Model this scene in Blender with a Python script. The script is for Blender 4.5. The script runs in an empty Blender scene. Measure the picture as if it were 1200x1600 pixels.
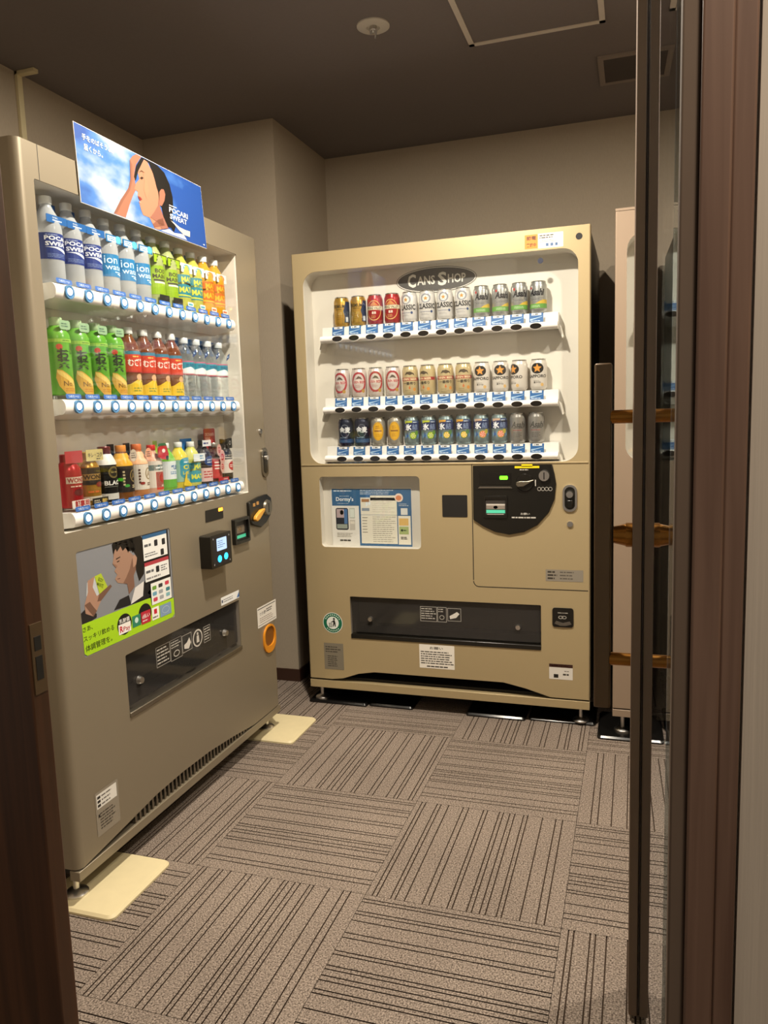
import bpy, bmesh, math, random
from mathutils import Vector, Matrix
from mathutils.geometry import tessellate_polygon

S = bpy.context.scene
COL = S.collection
R_ = math.radians
rnd = random.Random(7)

# ---------------------------------------------------------------- camera
CAM = (1.29412, -2.85479, 1.20400)
YAW, PITCH, ROLL, FPX = 0.31915, 0.12837, -0.03265, 1199.7
fw = Vector((-math.sin(YAW)*math.cos(PITCH), math.cos(YAW)*math.cos(PITCH), -math.sin(PITCH)))
rt = Vector((math.cos(YAW), math.sin(YAW), 0))
up = rt.cross(fw)
r2 = rt*math.cos(ROLL) + up*math.sin(ROLL)
u2 = -rt*math.sin(ROLL) + up*math.cos(ROLL)
cd = bpy.data.cameras.new('camera')
cd.sensor_fit = 'VERTICAL'; cd.sensor_height = 36; cd.lens = FPX/1600*36
cd.clip_start = 0.02
cam = bpy.data.objects.new('camera', cd); COL.objects.link(cam)
cam.matrix_world = Matrix(((r2.x, u2.x, -fw.x, CAM[0]), (r2.y, u2.y, -fw.y, CAM[1]),
                           (r2.z, u2.z, -fw.z, CAM[2]), (0, 0, 0, 1)))
S.camera = cam

# ---------------------------------------------------------------- light
W = bpy.data.worlds.new('world'); S.world = W; W.use_nodes = True
W.node_tree.nodes['Background'].inputs[0].default_value = (1.0, 0.86, 0.70, 1)
W.node_tree.nodes['Background'].inputs[1].default_value = 0.11
S.view_settings.view_transform = 'Standard'
S.view_settings.look = 'None'
S.view_settings.exposure = 1.0
S.view_settings.gamma = 1.0
S.view_settings.use_curve_mapping = False

LIGHT_POS = (0.66, -0.98)
LIGHT_W = 28.0
LIGHT2_POS = (1.80, -0.95)
LIGHT2_W = 13.0
CORR_POS = (1.52, -2.62)
CORR_W = 9.0
HC = 2.4372


def area(name, loc, size, watts, col, rot=(0, 0, 0)):
    d = bpy.data.lights.new(name, 'AREA'); d.shape = 'DISK'; d.size = size
    d.energy = watts; d.color = col
    o = bpy.data.objects.new(name, d); COL.objects.link(o)
    o.location = loc; o.rotation_euler = rot
    return o


area('downlight_beam', (LIGHT_POS[0], LIGHT_POS[1], HC-0.016), 0.09, LIGHT_W, (1.0, 0.89, 0.74))
area('second_downlight_beam', (LIGHT2_POS[0], LIGHT2_POS[1], HC-0.016), 0.09, LIGHT2_W, (1.0, 0.89, 0.74))
area('corridor_beam', (CORR_POS[0], CORR_POS[1], HC-0.016), 0.12, CORR_W, (1.0, 0.86, 0.70))


# ---------------------------------------------------------------- materials
def lin(c):
    if isinstance(c, str):
        c = c.lstrip('#'); c = [int(c[i:i+2], 16)/255 for i in (0, 2, 4)]
        c = [x/12.92 if x <= .04045 else ((x+.055)/1.055)**2.4 for x in c]
    return (c[0], c[1], c[2], 1)


MATS = {}


def pbr(name, color, rough=.5, metal=0.0, var=0.06, scale=40, bump=0, spec=.5, emit=None, estr=0, stretch=None):
    """principled material whose colour and roughness vary a little through a noise texture"""
    if name in MATS: return MATS[name]
    m = bpy.data.materials.new(name); m.use_nodes = True
    nt = m.node_tree; N = nt.nodes; L = nt.links
    b = N['Principled BSDF']
    c = lin(color)
    b.inputs['Roughness'].default_value = rough
    b.inputs['Metallic'].default_value = metal
    b.inputs['Specular IOR Level'].default_value = spec
    if var > 0 or bump > 0:
        tc = N.new('ShaderNodeTexCoord'); no = N.new('ShaderNodeTexNoise')
        no.inputs['Scale'].default_value = scale; no.inputs['Detail'].default_value = 3
        if stretch:
            mp = N.new('ShaderNodeMapping'); mp.inputs['Scale'].default_value = stretch
            L.new(tc.outputs['Object'], mp.inputs[0]); L.new(mp.outputs[0], no.inputs['Vector'])
        else:
            L.new(tc.outputs['Object'], no.inputs['Vector'])
        mx = N.new('ShaderNodeMix'); mx.data_type = 'RGBA'
        mx.inputs[6].default_value = tuple(x*(1-var) for x in c[:3])+(1,)
        mx.inputs[7].default_value = tuple(min(1, x*(1+var)) for x in c[:3])+(1,)
        L.new(no.outputs['Fac'], mx.inputs[0]); L.new(mx.outputs[2], b.inputs['Base Color'])
        if bump > 0:
            bp = N.new('ShaderNodeBump'); bp.inputs['Strength'].default_value = bump
            bp.inputs['Distance'].default_value = .002
            L.new(no.outputs['Fac'], bp.inputs['Height']); L.new(bp.outputs[0], b.inputs['Normal'])
    else:
        b.inputs['Base Color'].default_value = c
    if emit:
        b.inputs['Emission Color'].default_value = lin(emit)
        b.inputs['Emission Strength'].default_value = estr
    MATS[name] = m
    return m


def ink(hexc, rough=.45):
    return pbr('ink_'+hexc.lstrip('#')+('' if rough == .45 else '_%d' % int(rough*100)), hexc, rough, var=0)


def glassmat(name, tint=(1, 1, 1), ior=1.45, rough=.02, body=0.0, bodycol=(1, 1, 1)):
    """see-through sheet: transparent, a little body colour, fresnel reflection"""
    if name in MATS: return MATS[name]
    m = bpy.data.materials.new(name); m.use_nodes = True
    nt = m.node_tree; N = nt.nodes; L = nt.links
    N.remove(N['Principled BSDF'])
    out = N['Material Output']
    tr = N.new('ShaderNodeBsdfTransparent'); tr.inputs[0].default_value = (*tint, 1)
    gl = N.new('ShaderNodeBsdfGlossy'); gl.inputs['Roughness'].default_value = rough
    gl.inputs['Color'].default_value = (.95, .97, 1, 1)
    lw = N.new('ShaderNodeLayerWeight'); pw = N.new('ShaderNodeMath'); pw.operation = 'POWER'; pw.inputs[1].default_value = 5
    fr = N.new('ShaderNodeMath'); fr.operation = 'MULTIPLY_ADD'
    f0 = ((ior-1)/(ior+1))**2; fr.inputs[1].default_value = 1-f0; fr.inputs[2].default_value = f0
    lw.inputs[0].default_value = .5
    L.new(lw.outputs['Facing'], pw.inputs[0]); L.new(pw.outputs[0], fr.inputs[0])
    mx = N.new('ShaderNodeMixShader')
    src = tr
    if body > 0:
        df = N.new('ShaderNodeBsdfDiffuse'); df.inputs[0].default_value = (*bodycol, 1)
        m2 = N.new('ShaderNodeMixShader'); m2.inputs[0].default_value = body
        L.new(tr.outputs[0], m2.inputs[1]); L.new(df.outputs[0], m2.inputs[2]); src = m2
    L.new(fr.outputs[0], mx.inputs[0]); L.new(src.outputs[0], mx.inputs[1]); L.new(gl.outputs[0], mx.inputs[2])
    L.new(mx.outputs[0], out.inputs[0])
    MATS[name] = m
    return m


def wood(name, c1, c2, rough=.45, scale=(60, 60, 2.0)):
    if name in MATS: return MATS[name]
    m = bpy.data.materials.new(name); m.use_nodes = True
    nt = m.node_tree; N = nt.nodes; L = nt.links; b = N['Principled BSDF']
    tc = N.new('ShaderNodeTexCoord'); mp = N.new('ShaderNodeMapping'); mp.inputs['Scale'].default_value = scale
    no = N.new('ShaderNodeTexNoise'); no.inputs['Scale'].default_value = 1.0; no.inputs['Detail'].default_value = 5
    no.inputs['Distortion'].default_value = .6
    rp = N.new('ShaderNodeValToRGB')
    rp.color_ramp.elements[0].position = .3; rp.color_ramp.elements[0].color = lin(c1)
    rp.color_ramp.elements[1].position = .7; rp.color_ramp.elements[1].color = lin(c2)
    L.new(tc.outputs['Object'], mp.inputs[0]); L.new(mp.outputs[0], no.inputs['Vector'])
    L.new(no.outputs['Fac'], rp.inputs[0]); L.new(rp.outputs[0], b.inputs['Base Color'])
    b.inputs['Roughness'].default_value = rough
    MATS[name] = m
    return m


def carpetmat(name, dark=False):
    m = bpy.data.materials.new(name); m.use_nodes = True
    nt = m.node_tree; N = nt.nodes; L = nt.links; b = N['Principled BSDF']
    tc = N.new('ShaderNodeTexCoord')
    n1 = N.new('ShaderNodeTexNoise'); n1.inputs['Scale'].default_value = 260; n1.inputs['Detail'].default_value = 2
    n2 = N.new('ShaderNodeTexNoise'); n2.inputs['Scale'].default_value = 2.2; n2.inputs['Detail'].default_value = 3
    rp = N.new('ShaderNodeValToRGB')
    e = rp.color_ramp.elements
    if dark:
        e[0].color = lin('#33281f'); e[1].color = lin('#54453a')
    else:
        e[0].position = .33; e[0].color = lin('#554b44')
        e[1].position = .70; e[1].color = lin('#b0a296')
    mx = N.new('ShaderNodeMix'); mx.data_type = 'RGBA'; mx.blend_type = 'MULTIPLY'; mx.inputs[0].default_value = .55
    r3 = N.new('ShaderNodeValToRGB'); r3.color_ramp.elements[0].position = .3; r3.color_ramp.elements[0].color = (.62, .6, .58, 1)
    r3.color_ramp.elements[1].position = .7; r3.color_ramp.elements[1].color = (1, .98, .95, 1)
    bp = N.new('ShaderNodeBump'); bp.inputs['Strength'].default_value = .8; bp.inputs['Distance'].default_value = .002
    L.new(tc.outputs['Object'], n1.inputs['Vector']); L.new(tc.outputs['Object'], n2.inputs['Vector'])
    L.new(n1.outputs['Fac'], rp.inputs[0]); L.new(n2.outputs['Fac'], r3.inputs[0])
    L.new(rp.outputs[0], mx.inputs[6]); L.new(r3.outputs[0], mx.inputs[7])
    L.new(mx.outputs[2], b.inputs['Base Color'])
    L.new(n1.outputs['Fac'], bp.inputs['Height']); L.new(bp.outputs[0], b.inputs['Normal'])
    b.inputs['Roughness'].default_value = .95; b.inputs['Specular IOR Level'].default_value = .1
    MATS[name] = m
    return m


CARPET = carpetmat('carpet_pile'); GROOVE = carpetmat('carpet_groove', True)
WALL = pbr('wallpaper_taupe', '#ada08d', .85, var=.10, scale=1, bump=.25, spec=.2, stretch=(500, 500, 60))
WALLX = pbr('wallpaper_corridor', '#c2b7a9', .8, var=.12, scale=1, bump=.3, spec=.3, stretch=(420, 420, 6))
CEIL = pbr('ceiling_dark', '#7b7370', .9, var=.05, scale=80, bump=.1, spec=.2)
BASEB = pbr('baseboard_brown', '#3a2318', .5, var=.1)
CHAMP = pbr('champagne_paint', '#b6a47e', .38, metal=.3, var=.03, scale=900)
CHAMPL = pbr('champagne_grey_paint', '#8e8471', .38, metal=.35, var=.03, scale=900)
PINKCH = pbr('champagne_pink_paint', '#9d8a77', .42, metal=.25, var=.03, scale=900)
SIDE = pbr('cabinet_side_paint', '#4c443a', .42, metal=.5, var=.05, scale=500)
LINER = pbr('liner_white', '#d9d3c8', .45, var=.03, scale=8)
WHITEP = pbr('white_plastic', '#e8e5e0', .32, var=.02)
BLACKP = pbr('black_plastic', '#15130f', .28, var=.1)
DARKM = pbr('dark_recess', '#181512', .6, var=.1)
CHROME = pbr('chrome', '#d4d2cf', .28, metal=1, var=.03)
STEEL = pbr('brushed_steel', '#8d8678', .35, metal=.9, var=.08, scale=200)
SILVER = pbr('can_end_silver', '#c9c9c6', .25, metal=1, var=.03)
SMOKE = glassmat('smoked_flap', tint=(.62, .61, .60), rough=.06, body=.16, bodycol=(.12, .115, .11))
GLASS = glassmat('window_glass', tint=(.97, .98, .98))
DGLASS = glassmat('door_glass', tint=(.90, .95, .95), ior=2.0, rough=.0)
CLEAR = glassmat('clear_plastic', tint=(.90, .94, .95), rough=.05, body=.10, bodycol=(.8, .85, .88))
MILKY = glassmat('milky_plastic', tint=(.88, .90, .92), rough=.08, body=.55, bodycol=(.60, .62, .64))
BRASS = pbr('aged_brass', '#9a6a30', .28, metal=1, var=.12, scale=60)
BRONZE = pbr('bronze_dark', '#5d4a34', .4, metal=.3, var=.1)
WOODD = wood('dark_walnut', '#38200f', '#54331c')
WOODR = wood('red_brown_wood', '#60473a', '#7f6454')
TAUPEM = pbr('taupe_metal_trim', '#6d5d50', .8, spec=.2, metal=.0, var=.05)
DARKST = pbr('dark_stile', '#2b1f1a', .22, var=.1)
PADC = pbr('cream_pad', '#d8cba3', .5, var=.06, scale=30)
PADB = pbr('black_pad', '#121110', .25, var=.2, scale=40)
BTNRING = pbr('button_blue_ring', '#4f7fa8', .25, var=.03)
BTNLENS = pbr('button_lens', '#cfe2ef', .15, var=.02, emit='#cfe8ff', estr=.9)
BTNDARK = pbr('button_smoked', '#1c1916', .12, var=.05)


# ---------------------------------------------------------------- mesh builder
class MB:
    def __init__(self):
        self.v = []; self.f = []; self.fm = []; self.mats = []

    def slot(self, m):
        if m not in self.mats: self.mats.append(m)
        return self.mats.index(m)

    def add(self, verts, faces, mat):
        o = len(self.v); k = self.slot(mat)
        self.v.extend([tuple(p) for p in verts])
        for f in faces:
            self.f.append([i+o for i in f]); self.fm.append(k)
        return self

    def box(self, x0, x1, y0, y1, z0, z1, mat):
        v = [(x, y, z) for z in (z0, z1) for y in (y0, y1) for x in (x0, x1)]
        return self.add(v, [(0, 2, 3, 1), (4, 5, 7, 6), (0, 1, 5, 4), (2, 6, 7, 3), (0, 4, 6, 2), (1, 3, 7, 5)], mat)

    def tube(self, p0, p1, r0, r1, mat, n=20):
        p0 = Vector(p0); p1 = Vector(p1); d = (p1-p0).normalized()
        a = d.orthogonal().normalized(); b = d.cross(a)
        v = []
        for p, r in ((p0, r0), (p1, r1)):
            for i in range(n):
                t = 2*math.pi*i/n
                v.append(p+a*(r*math.cos(t))+b*(r*math.sin(t)))
        f = [(i, (i+1) % n, n+(i+1) % n, n+i) for i in range(n)]
        f += [tuple(range(n))[::-1], tuple(range(n, 2*n))]
        return self.add(v, f, mat)

    def lathe(self, prof, mat, n=24, c=(0, 0, 0), sx=1, sy=1):
        v = []; f = []
        for r, z in prof:
            for i in range(n):
                t = 2*math.pi*i/n
                v.append((c[0]+r*math.cos(t)*sx, c[1]+r*math.sin(t)*sy, c[2]+z))
        for k in range(len(prof)-1):
            for i in range(n):
                j = (i+1) % n
                f.append((k*n+i, k*n+j, (k+1)*n+j, (k+1)*n+i))
        f.append(tuple(range(n))[::-1]); f.append(tuple((len(prof)-1)*n+i for i in range(n)))
        return self.add(v, f, mat)

    def plate(self, outer, holes, y0, y1, mat):
        """polygon in x,z with holes, solid between depths y0 and y1"""
        loops = [outer]+list(holes)
        tri = tessellate_polygon([[Vector((x, z, 0)) for x, z in lp] for lp in loops])
        flat = [p for lp in loops for p in lp]; n = len(flat)
        v = [(x, y0, z) for x, z in flat]+[(x, y1, z) for x, z in flat]
        f = [tuple(t) for t in tri]+[tuple(i+n for i in t)[::-1] for t in tri]
        o = 0
        for lp in loops:
            k = len(lp)
            for i in range(k):
                j = (i+1) % k
                f.append((o+i, o+j, n+o+j, n+o+i))
            o += k
        return self.add(v, f, mat)

    def liner(self, loop, y0, y1, mat, back=None):
        n = len(loop)
        v = [(x, y0, z) for x, z in loop]+[(x, y1, z) for x, z in loop]
        f = [(i, (i+1) % n, n+(i+1) % n, n+i) for i in range(n)]
        self.add(v, f, mat)
        return self.add([(x, y1, z) for x, z in loop], [tuple(range(n))], back or mat)

    def build(self, name, parent=None, bevel=0, smooth=35, segs=2):
        me = bpy.data.meshes.new(name)
        me.from_pydata(self.v, [], self.f)
        for m in self.mats: me.materials.append(m)
        me.polygons.foreach_set('material_index', self.fm)
        bm = bmesh.new(); bm.from_mesh(me)
        bmesh.ops.recalc_face_normals(bm, faces=bm.faces[:])
        bm.to_mesh(me); bm.free()
        if smooth:
            me.shade_smooth(); me.set_sharp_from_angle(angle=R_(smooth))
        me.update()
        o = bpy.data.objects.new(name, me); COL.objects.link(o)
        if parent: o.parent = parent
        if bevel:
            md = o.modifiers.new('bevel', 'BEVEL'); md.width = bevel; md.segments = segs
            md.limit_method = 'ANGLE'; md.angle_limit = R_(40)
        return o


def rrect(x0, x1, z0, z1, r, n=6):
    if r <= 0: return [(x0, z0), (x1, z0), (x1, z1), (x0, z1)]
    p = []
    for cx, cz, a0 in ((x1-r, z0+r, -90), (x1-r, z1-r, 0), (x0+r, z1-r, 90), (x0+r, z0+r, 180)):
        for i in range(n+1):
            a = R_(a0+90*i/n); p.append((cx+r*math.cos(a), cz+r*math.sin(a)))
    return p


def ellipse(cx, cz, rx, rz, n=28, a0=0, a1=360):
    return [(cx+rx*math.cos(R_(a0+(a1-a0)*i/n)), cz+rz*math.sin(R_(a0+(a1-a0)*i/n))) for i in range(n)]


def tag(o, label=None, cat=None, group=None, kind=None):
    if label: o['label'] = label
    if cat: o['category'] = cat
    if group: o['group'] = group
    if kind: o['kind'] = kind
    return o


def empty(name, loc=(0, 0, 0), rz=0):
    o = bpy.data.objects.new(name, None); COL.objects.link(o)
    o.empty_display_size = .05; o.location = loc; o.rotation_euler = (0, 0, rz)
    return o


def copy_tree(o, parent=None):
    c = o.copy(); COL.objects.link(c); c.parent = parent
    for ch in list(o.children):
        copy_tree(ch, c)
    return c


# ---------------------------------------------------------------- flat print
_TXT = {}


def text_tris(s, bold):
    k = (s, bold)
    if k not in _TXT:
        cu = bpy.data.curves.new('lettering', 'FONT'); cu.body = s; cu.size = 1
        cu.resolution_u = 2; cu.offset = bold; cu.align_x = 'LEFT'; cu.space_line = .95
        ob = bpy.data.objects.new('lettering', cu)
        me = bpy.data.meshes.new_from_object(ob)
        vs = [(v.co.x, v.co.y) for v in me.vertices]; fs = [tuple(p.vertices) for p in me.polygons]
        bpy.data.meshes.remove(me); bpy.data.objects.remove(ob); bpy.data.curves.remove(cu)
        _TXT[k] = (vs, fs)
    return _TXT[k]


class Art:
    """flat artwork in x,z made of solid ink shapes on thin layers"""
    def __init__(self):
        self.it = []; self.L = 0

    def nxt(self):
        self.L += 1; return self

    def _add(self, vs, fs, mat, layer=None):
        if isinstance(mat, str): mat = ink(mat)
        self.it.append((vs, fs, mat, self.L if layer is None else layer)); return self

    def rect(self, x0, x1, z0, z1, c): return self._add([(x0, z0), (x1, z0), (x1, z1), (x0, z1)], [(0, 1, 2, 3)], c)

    def poly(self, pts, c):
        tri = tessellate_polygon([[Vector((x, z, 0)) for x, z in pts]])
        return self._add(list(pts), [tuple(t) for t in tri], c)

    def ell(self, cx, cz, rx, rz, c, n=26): return self.poly(ellipse(cx, cz, rx, rz, n), c)

    def rr(self, x0, x1, z0, z1, r, c): return self.poly(rrect(x0, x1, z0, z1, r, 4), c)

    def ring(self, cx, cz, rx, rz, t, c, n=32):
        o = ellipse(cx, cz, rx, rz, n); i = ellipse(cx, cz, rx-t, rz-t, n)
        return self._add(o+i, [(k, (k+1) % n, n+(k+1) % n, n+k) for k in range(n)], c)

    def frame(self, x0, x1, z0, z1, t, c):
        self.rect(x0, x1, z0, z0+t, c); self.rect(x0, x1, z1-t, z1, c)
        self.rect(x0, x0+t, z0+t, z1-t, c); return self.rect(x1-t, x1, z0+t, z1-t, c)

    def star(self, cx, cz, r, c, k=.42):
        p = []
        for i in range(10):
            a = R_(90+36*i); q = r if i % 2 == 0 else r*k
            p.append((cx+q*math.cos(a), cz+q*math.sin(a)))
        return self.poly(p, c)

    def text(self, s, x0, x1, z0, z1, c, bold=.012, shear=0.0, keep=False, rot=0):
        vs, fs = text_tris(s, bold)
        if not vs: return self
        mx = [min(v[0] for v in vs), max(v[0] for v in vs)]; mz = [min(v[1] for v in vs), max(v[1] for v in vs)]
        sx = (x1-x0)/max(1e-6, mx[1]-mx[0]); sz = (z1-z0)/max(1e-6, mz[1]-mz[0])
        ox = x0
        if keep:
            sx = sz = min(sx, sz)
        out = [(ox+(v[0]-mx[0])*sx, z0+(v[1]-mz[0])*sz) for v in vs]
        if shear: out = [(x+(z-z0)*shear, z) for x, z in out]
        if rot:
            cx, cz = (x0+x1)/2, (z0+z1)/2; ca, sa = math.cos(rot), math.sin(rot)
            out = [(cx+(x-cx)*ca-(z-cz)*sa, cz+(x-cx)*sa+(z-cz)*ca) for x, z in out]
        return self._add(out, fs, c)

    def vtext(self, s, xc, ztop, size, c, bold=.015, step=1.0):
        for i, ch in enumerate(s):
            z1 = ztop-i*size*step
            self.text(ch, xc-size/2, xc+size/2, z1-size, z1, c, bold)
        return self

    def dashes(self, x0, x1, z0, z1, n, c, th=.45, seed=1, fill=.85):
        """rows of small broken strokes where the print is too small to read"""
        q = random.Random(seed); h = (z1-z0)/n
        for i in range(n):
            z = z1-(i+.5)*h; x = x0; end = x0+(x1-x0)*q.uniform(fill-.2, fill+.1)
            while x < end:
                w = min(q.uniform(.5, 2.2)*h, end-x)
                self.rect(x, x+w, z-h*th/2, z+h*th/2, c); x += w+h*.28
        return self

    def flat(self, name, parent, y=0.0, eps=.00025, mb=None, make=True):
        mb = mb or MB()
        for vs, fs, m, l in self.it:
            mb.add([(x, y-eps*(l+1), z) for x, z in vs], fs, m)
        if not make: return mb
        o = mb.build(name, parent, smooth=0)
        return o

    def wrap(self, name, parent, r, eps=.00018, lim=2.2, step=.22, sx=1.0, dx=0.0):
        """the same artwork rolled round an upright cylinder of radius r (front = -y)"""
        mb = MB(); w = r*step
        for vs, fs, m, l in self.it:
            vs = [(x*sx+dx, z) for x, z in vs]
            ov = []; of = []; rr_ = r+eps*(l+1)
            for f in fs:
                P = [vs[i] for i in f]
                a = min(p[0] for p in P); b = max(p[0] for p in P)
                a = max(a, -lim*r); b = min(b, lim*r)
                if b <= a: continue
                for k in range(math.floor(a/w), math.floor(b/w)+1):
                    q = clipx(clipx(P, k*w, 1), (k+1)*w, -1)
                    if len(q) < 3: continue
                    o = len(ov)
                    for x, z in q:
                        t = x/r
                        ov.append((rr_*math.sin(t), -rr_*math.cos(t), z))
                    of.append(tuple(range(o, o+len(q))))
            if of: mb.add(ov, of, m)
        return mb.build(name, parent, smooth=0)


def clipx(P, x, sgn):
    out = []
    n = len(P)
    for i in range(n):
        a = P[i]; b = P[(i+1) % n]
        da = (a[0]-x)*sgn; db = (b[0]-x)*sgn
        if da >= 0: out.append(a)
        if (da > 0 and db < 0) or (da < 0 and db > 0):
            t = da/(da-db); out.append((x, a[1]+(b[1]-a[1])*t))
    return out


def struct(mb, name, parent=None, **k):
    o = mb.build(name, parent, **k)
    if not parent: o['kind'] = 'structure'
    return o


# ================================================================= SETTING
YB, XP, YP, XW = 0.8024, -0.1596, 0.2319, -0.7965
T, GX, GY = 0.4835, 0.1717, -0.2033
YF = -2.195                                   # face of the door wall on the corridor side

fl = struct(MB().box(-.95, 2.6, -3.7, .9, -.05, -.008, GROOVE), 'floor')
GR = [.08, .12, .20, .29, .315, .37, .40, .44, .465, .54, .565, .66, .695, .79, .84, .865, .94, .965]


def tile_mesh(gr):
    mb = MB(); h = T/2-.0006
    x = -h; prev = -h
    for g in gr:
        a = -h+g*2*h-.0016; b = a+.0032
        for p, q, z, m in ((prev, a, 0, CARPET), (a, b, -.0035, GROOVE)):
            mb.add([(p, -h, z), (q, -h, z), (q, h, z), (p, h, z)], [(0, 1, 2, 3)], m)
        mb.add([(a, -h, 0), (a, -h, -.0035), (a, h, -.0035), (a, h, 0)], [(0, 1, 2, 3)], GROOVE)
        mb.add([(b, -h, 0), (b, -h, -.0035), (b, h, -.0035), (b, h, 0)], [(0, 1, 2, 3)], GROOVE)
        prev = b
    mb.add([(prev, -h, 0), (h, -h, 0), (h, h, 0), (prev, h, 0)], [(0, 1, 2, 3)], CARPET)
    for p, q in (((-h, -h), (h, -h)), ((h, -h), (h, h)), ((h, h), (-h, h)), ((-h, h), (-h, -h))):
        mb.add([(*p, 0), (*q, 0), (*q, -.008), (*p, -.008)], [(0, 1, 2, 3)], GROOVE)
    return mb


tA = tile_mesh(GR).build('carpet_tile', fl, smooth=0)
tB = tile_mesh(sorted(1-g for g in GR)).build('carpet_tile', fl, smooth=0)
first = {id(tA): True, id(tB): True}
for i in range(-2, 5):
    for j in range(-2, 6):
        src = tA if rnd.random() < .5 else tB
        if first[id(src)]:
            o = src; first[id(src)] = False
        else:
            o = src.copy(); COL.objects.link(o); o.parent = fl
        o.location = (GX+(i+.5)*T, GY-(j+.5)*T, 0)
        o.rotation_euler = (0, 0, (0 if (i+j) % 2 == 0 else math.pi/2)+(math.pi if rnd.random() < .5 else 0))

struct(MB().box(-.95, 2.6, YB, YB+.1, 0, HC, WALL), 'wall_back')
struct(MB().box(XW-.12, XW, -2.19, YB, 0, HC, WALL), 'wall_left')
struct(MB().box(XW, XP, YP, YB, 0, HC, WALL), 'wall_pillar')
struct(MB().box(2.5, 2.6, -3.7, YB, 0, HC, WALL), 'wall_right')
struct(MB().box(-.95, 2.6, -3.7, .9, HC, HC+.06, CEIL), 'ceiling')
struct(MB().box(XW-.12, .57, YF+.004, YF+.10, 0, HC, WALLX), 'wall_front_left')
struct(MB().box(1.3795, 2.5, YF+.004, YF+.10, 0, HC, WALLX), 'wall_front_right')
struct(MB().box(.57, 1.3795, YF+.004, YF+.10, 2.13, HC, WALLX), 'wall_over_door')
struct(MB().box(XW, XP+.008, YP-.008, YP, 0, .056, BASEB), 'baseboard_pillar_front')
struct(MB().box(XP, XP+.008, YP, YB, 0, .056, BASEB), 'baseboard_pillar_side')
struct(MB().box(XP+.008, 2.5, YB-.008, YB, 0, .056, BASEB), 'baseboard_back')

# door frame: dark jamb on the left with its rebate and strike plate, stepped wood on the right
jl = struct(MB().box(.552, .655, YF, YF+.026, 0, 2.13, WOODD), 'trim_1', bevel=.002)
st = MB().box(.6545, .6566, YF+.004, YF+.022, .902, .983, BRONZE)
st.box(.6548, .6572, YF+.008, YF+.018, .918, .945, DARKM)
st.box(.6548, .6572, YF+.008, YF+.018, .952, .968, DARKM)
st.build('strike_plate', jl)
jr = struct(MB().box(1.338, 1.3605, YF-.006, YF+.03, 0, 2.13, WOODR), 'trim_2', bevel=.002)
MB().box(1.3605, 1.377, YF-.002, YF+.03, 0, 2.13, WOODR).build('outer_bead', jr, bevel=.002)
MB().box(1.3245, 1.338, YF+.002, YF+.03, 0, 2.13, TAUPEM).build('door_stop', jr, bevel=.002)
struct(MB().box(.57, 1.377, YF, YF+.03, 2.10, 2.16, WOODD), 'trim_3')

# glass door standing open into the room
door = empty('door_1', (1.3255, -2.162, 0)); door['kind'] = 'structure'
da = math.atan2(1.3255-1.312, .757)
door.rotation_euler = (0, 0, da)
DL = .757
MB().box(-.004, .004, 0, DL, .012, 2.09, DGLASS).build('glass_pane', door, smooth=0)
st = MB().box(-.0062, .0225, DL, DL+.085, .010, 2.09, DARKST)
st.build('stile', door, bevel=.0015)
MB().box(-.0225, -.0064, DL-.004, DL+.087, .010, 2.09, TAUPEM).build('stile_bead', door, bevel=.002)
for s in (-1, 1):
    MB().box(min(s*.060, s*.091), max(s*.060, s*.091), DL+.028, DL+.050, .625, 1.281, BRONZE).build('pull_bar', door, bevel=.004)
    for z in (1.183, .722):
        MB().tube((s*.0235, DL+.039, z), (s*.062, DL+.039, z), .0125, .0125, BRASS).build('handle_standoff', door)
    k = MB().tube((s*.0226, DL+.04, .963), (s*.034, DL+.04, .963), .023, .023, BRASS, 28)
    k.tube((s*.034, DL+.04, .963), (s*.056, DL+.04, .963), .021, .016, BRASS, 28)
    k.build('lock_cylinder', door)

# cable raceway in the corner of left wall and ceiling
mb = MB().box(XW, XW+.014, -.513, -.489, 1.7, HC, PADC)
mb.box(XW, XW+.085, -.513, -.489, HC-.014, HC, PADC)
tag(mb.build('cable_raceway', bevel=.002), 'beige cable raceway bent from the left wall onto the ceiling', 'raceway')

# ceiling fittings
sp = empty('sprinkler_head', (.480, -.340, HC))
tag(sp, 'round white sprinkler plate with a small metal nozzle on the ceiling', 'sprinkler')
MB().lathe([(.053, 0), (.053, -.004), (.046, -.008), (.022, -.008), (.020, -.004), (.019, -.003)],
           pbr('sprinkler_white', '#c9c2b6', .5, var=.03), 32).build('cover_plate', sp)
nz = MB().lathe([(.011, -.003), (.011, -.014), (.006, -.016), (.006, -.022)], CHROME, 16)
nz.tube((.010, .004, -.008), (.006, .0, -.040), .0035, .003, CHROME, 8)
nz.tube((-.012, .0, -.006), (-.008, .0, -.026), .003, .002, CHROME, 8)
nz.tube((-.001, -.008, -.006), (0, -.004, -.024), .003, .002, CHROME, 8)
nz.build('nozzle', sp)
HATCH = pbr('hatch_frame', '#d2c8bb', .5, metal=.0, var=.05)
ht = empty('ceiling_hatch', (.965, -.31, HC))
tag(ht, 'square ceiling access hatch with a thin grey metal frame', 'hatch')
fr_ = MB()
for a in (0, 1, 2, 3):
    c, s = [(1, 0), (0, 1), (-1, 0), (0, -1)][a]
    q = .2225; w = .018
    pts = [(-q, q-w), (q, q-w), (q, q), (-q, q)]
    pts = [(x*c-y*s, x*s+y*c) for x, y in pts]
    fr_.add([(x, y, 0) for x, y in pts]+[(x, y, -.006) for x, y in pts],
            [(4, 5, 6, 7), (0, 1, 5, 4), (1, 2, 6, 5), (2, 3, 7, 6), (3, 0, 4, 7)], HATCH)
fr_.build('hatch_frame', ht)
MB().box(-.2040, .2040, -.2040, .2040, -.003, 0, CEIL).build('hatch_panel', ht)
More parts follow.
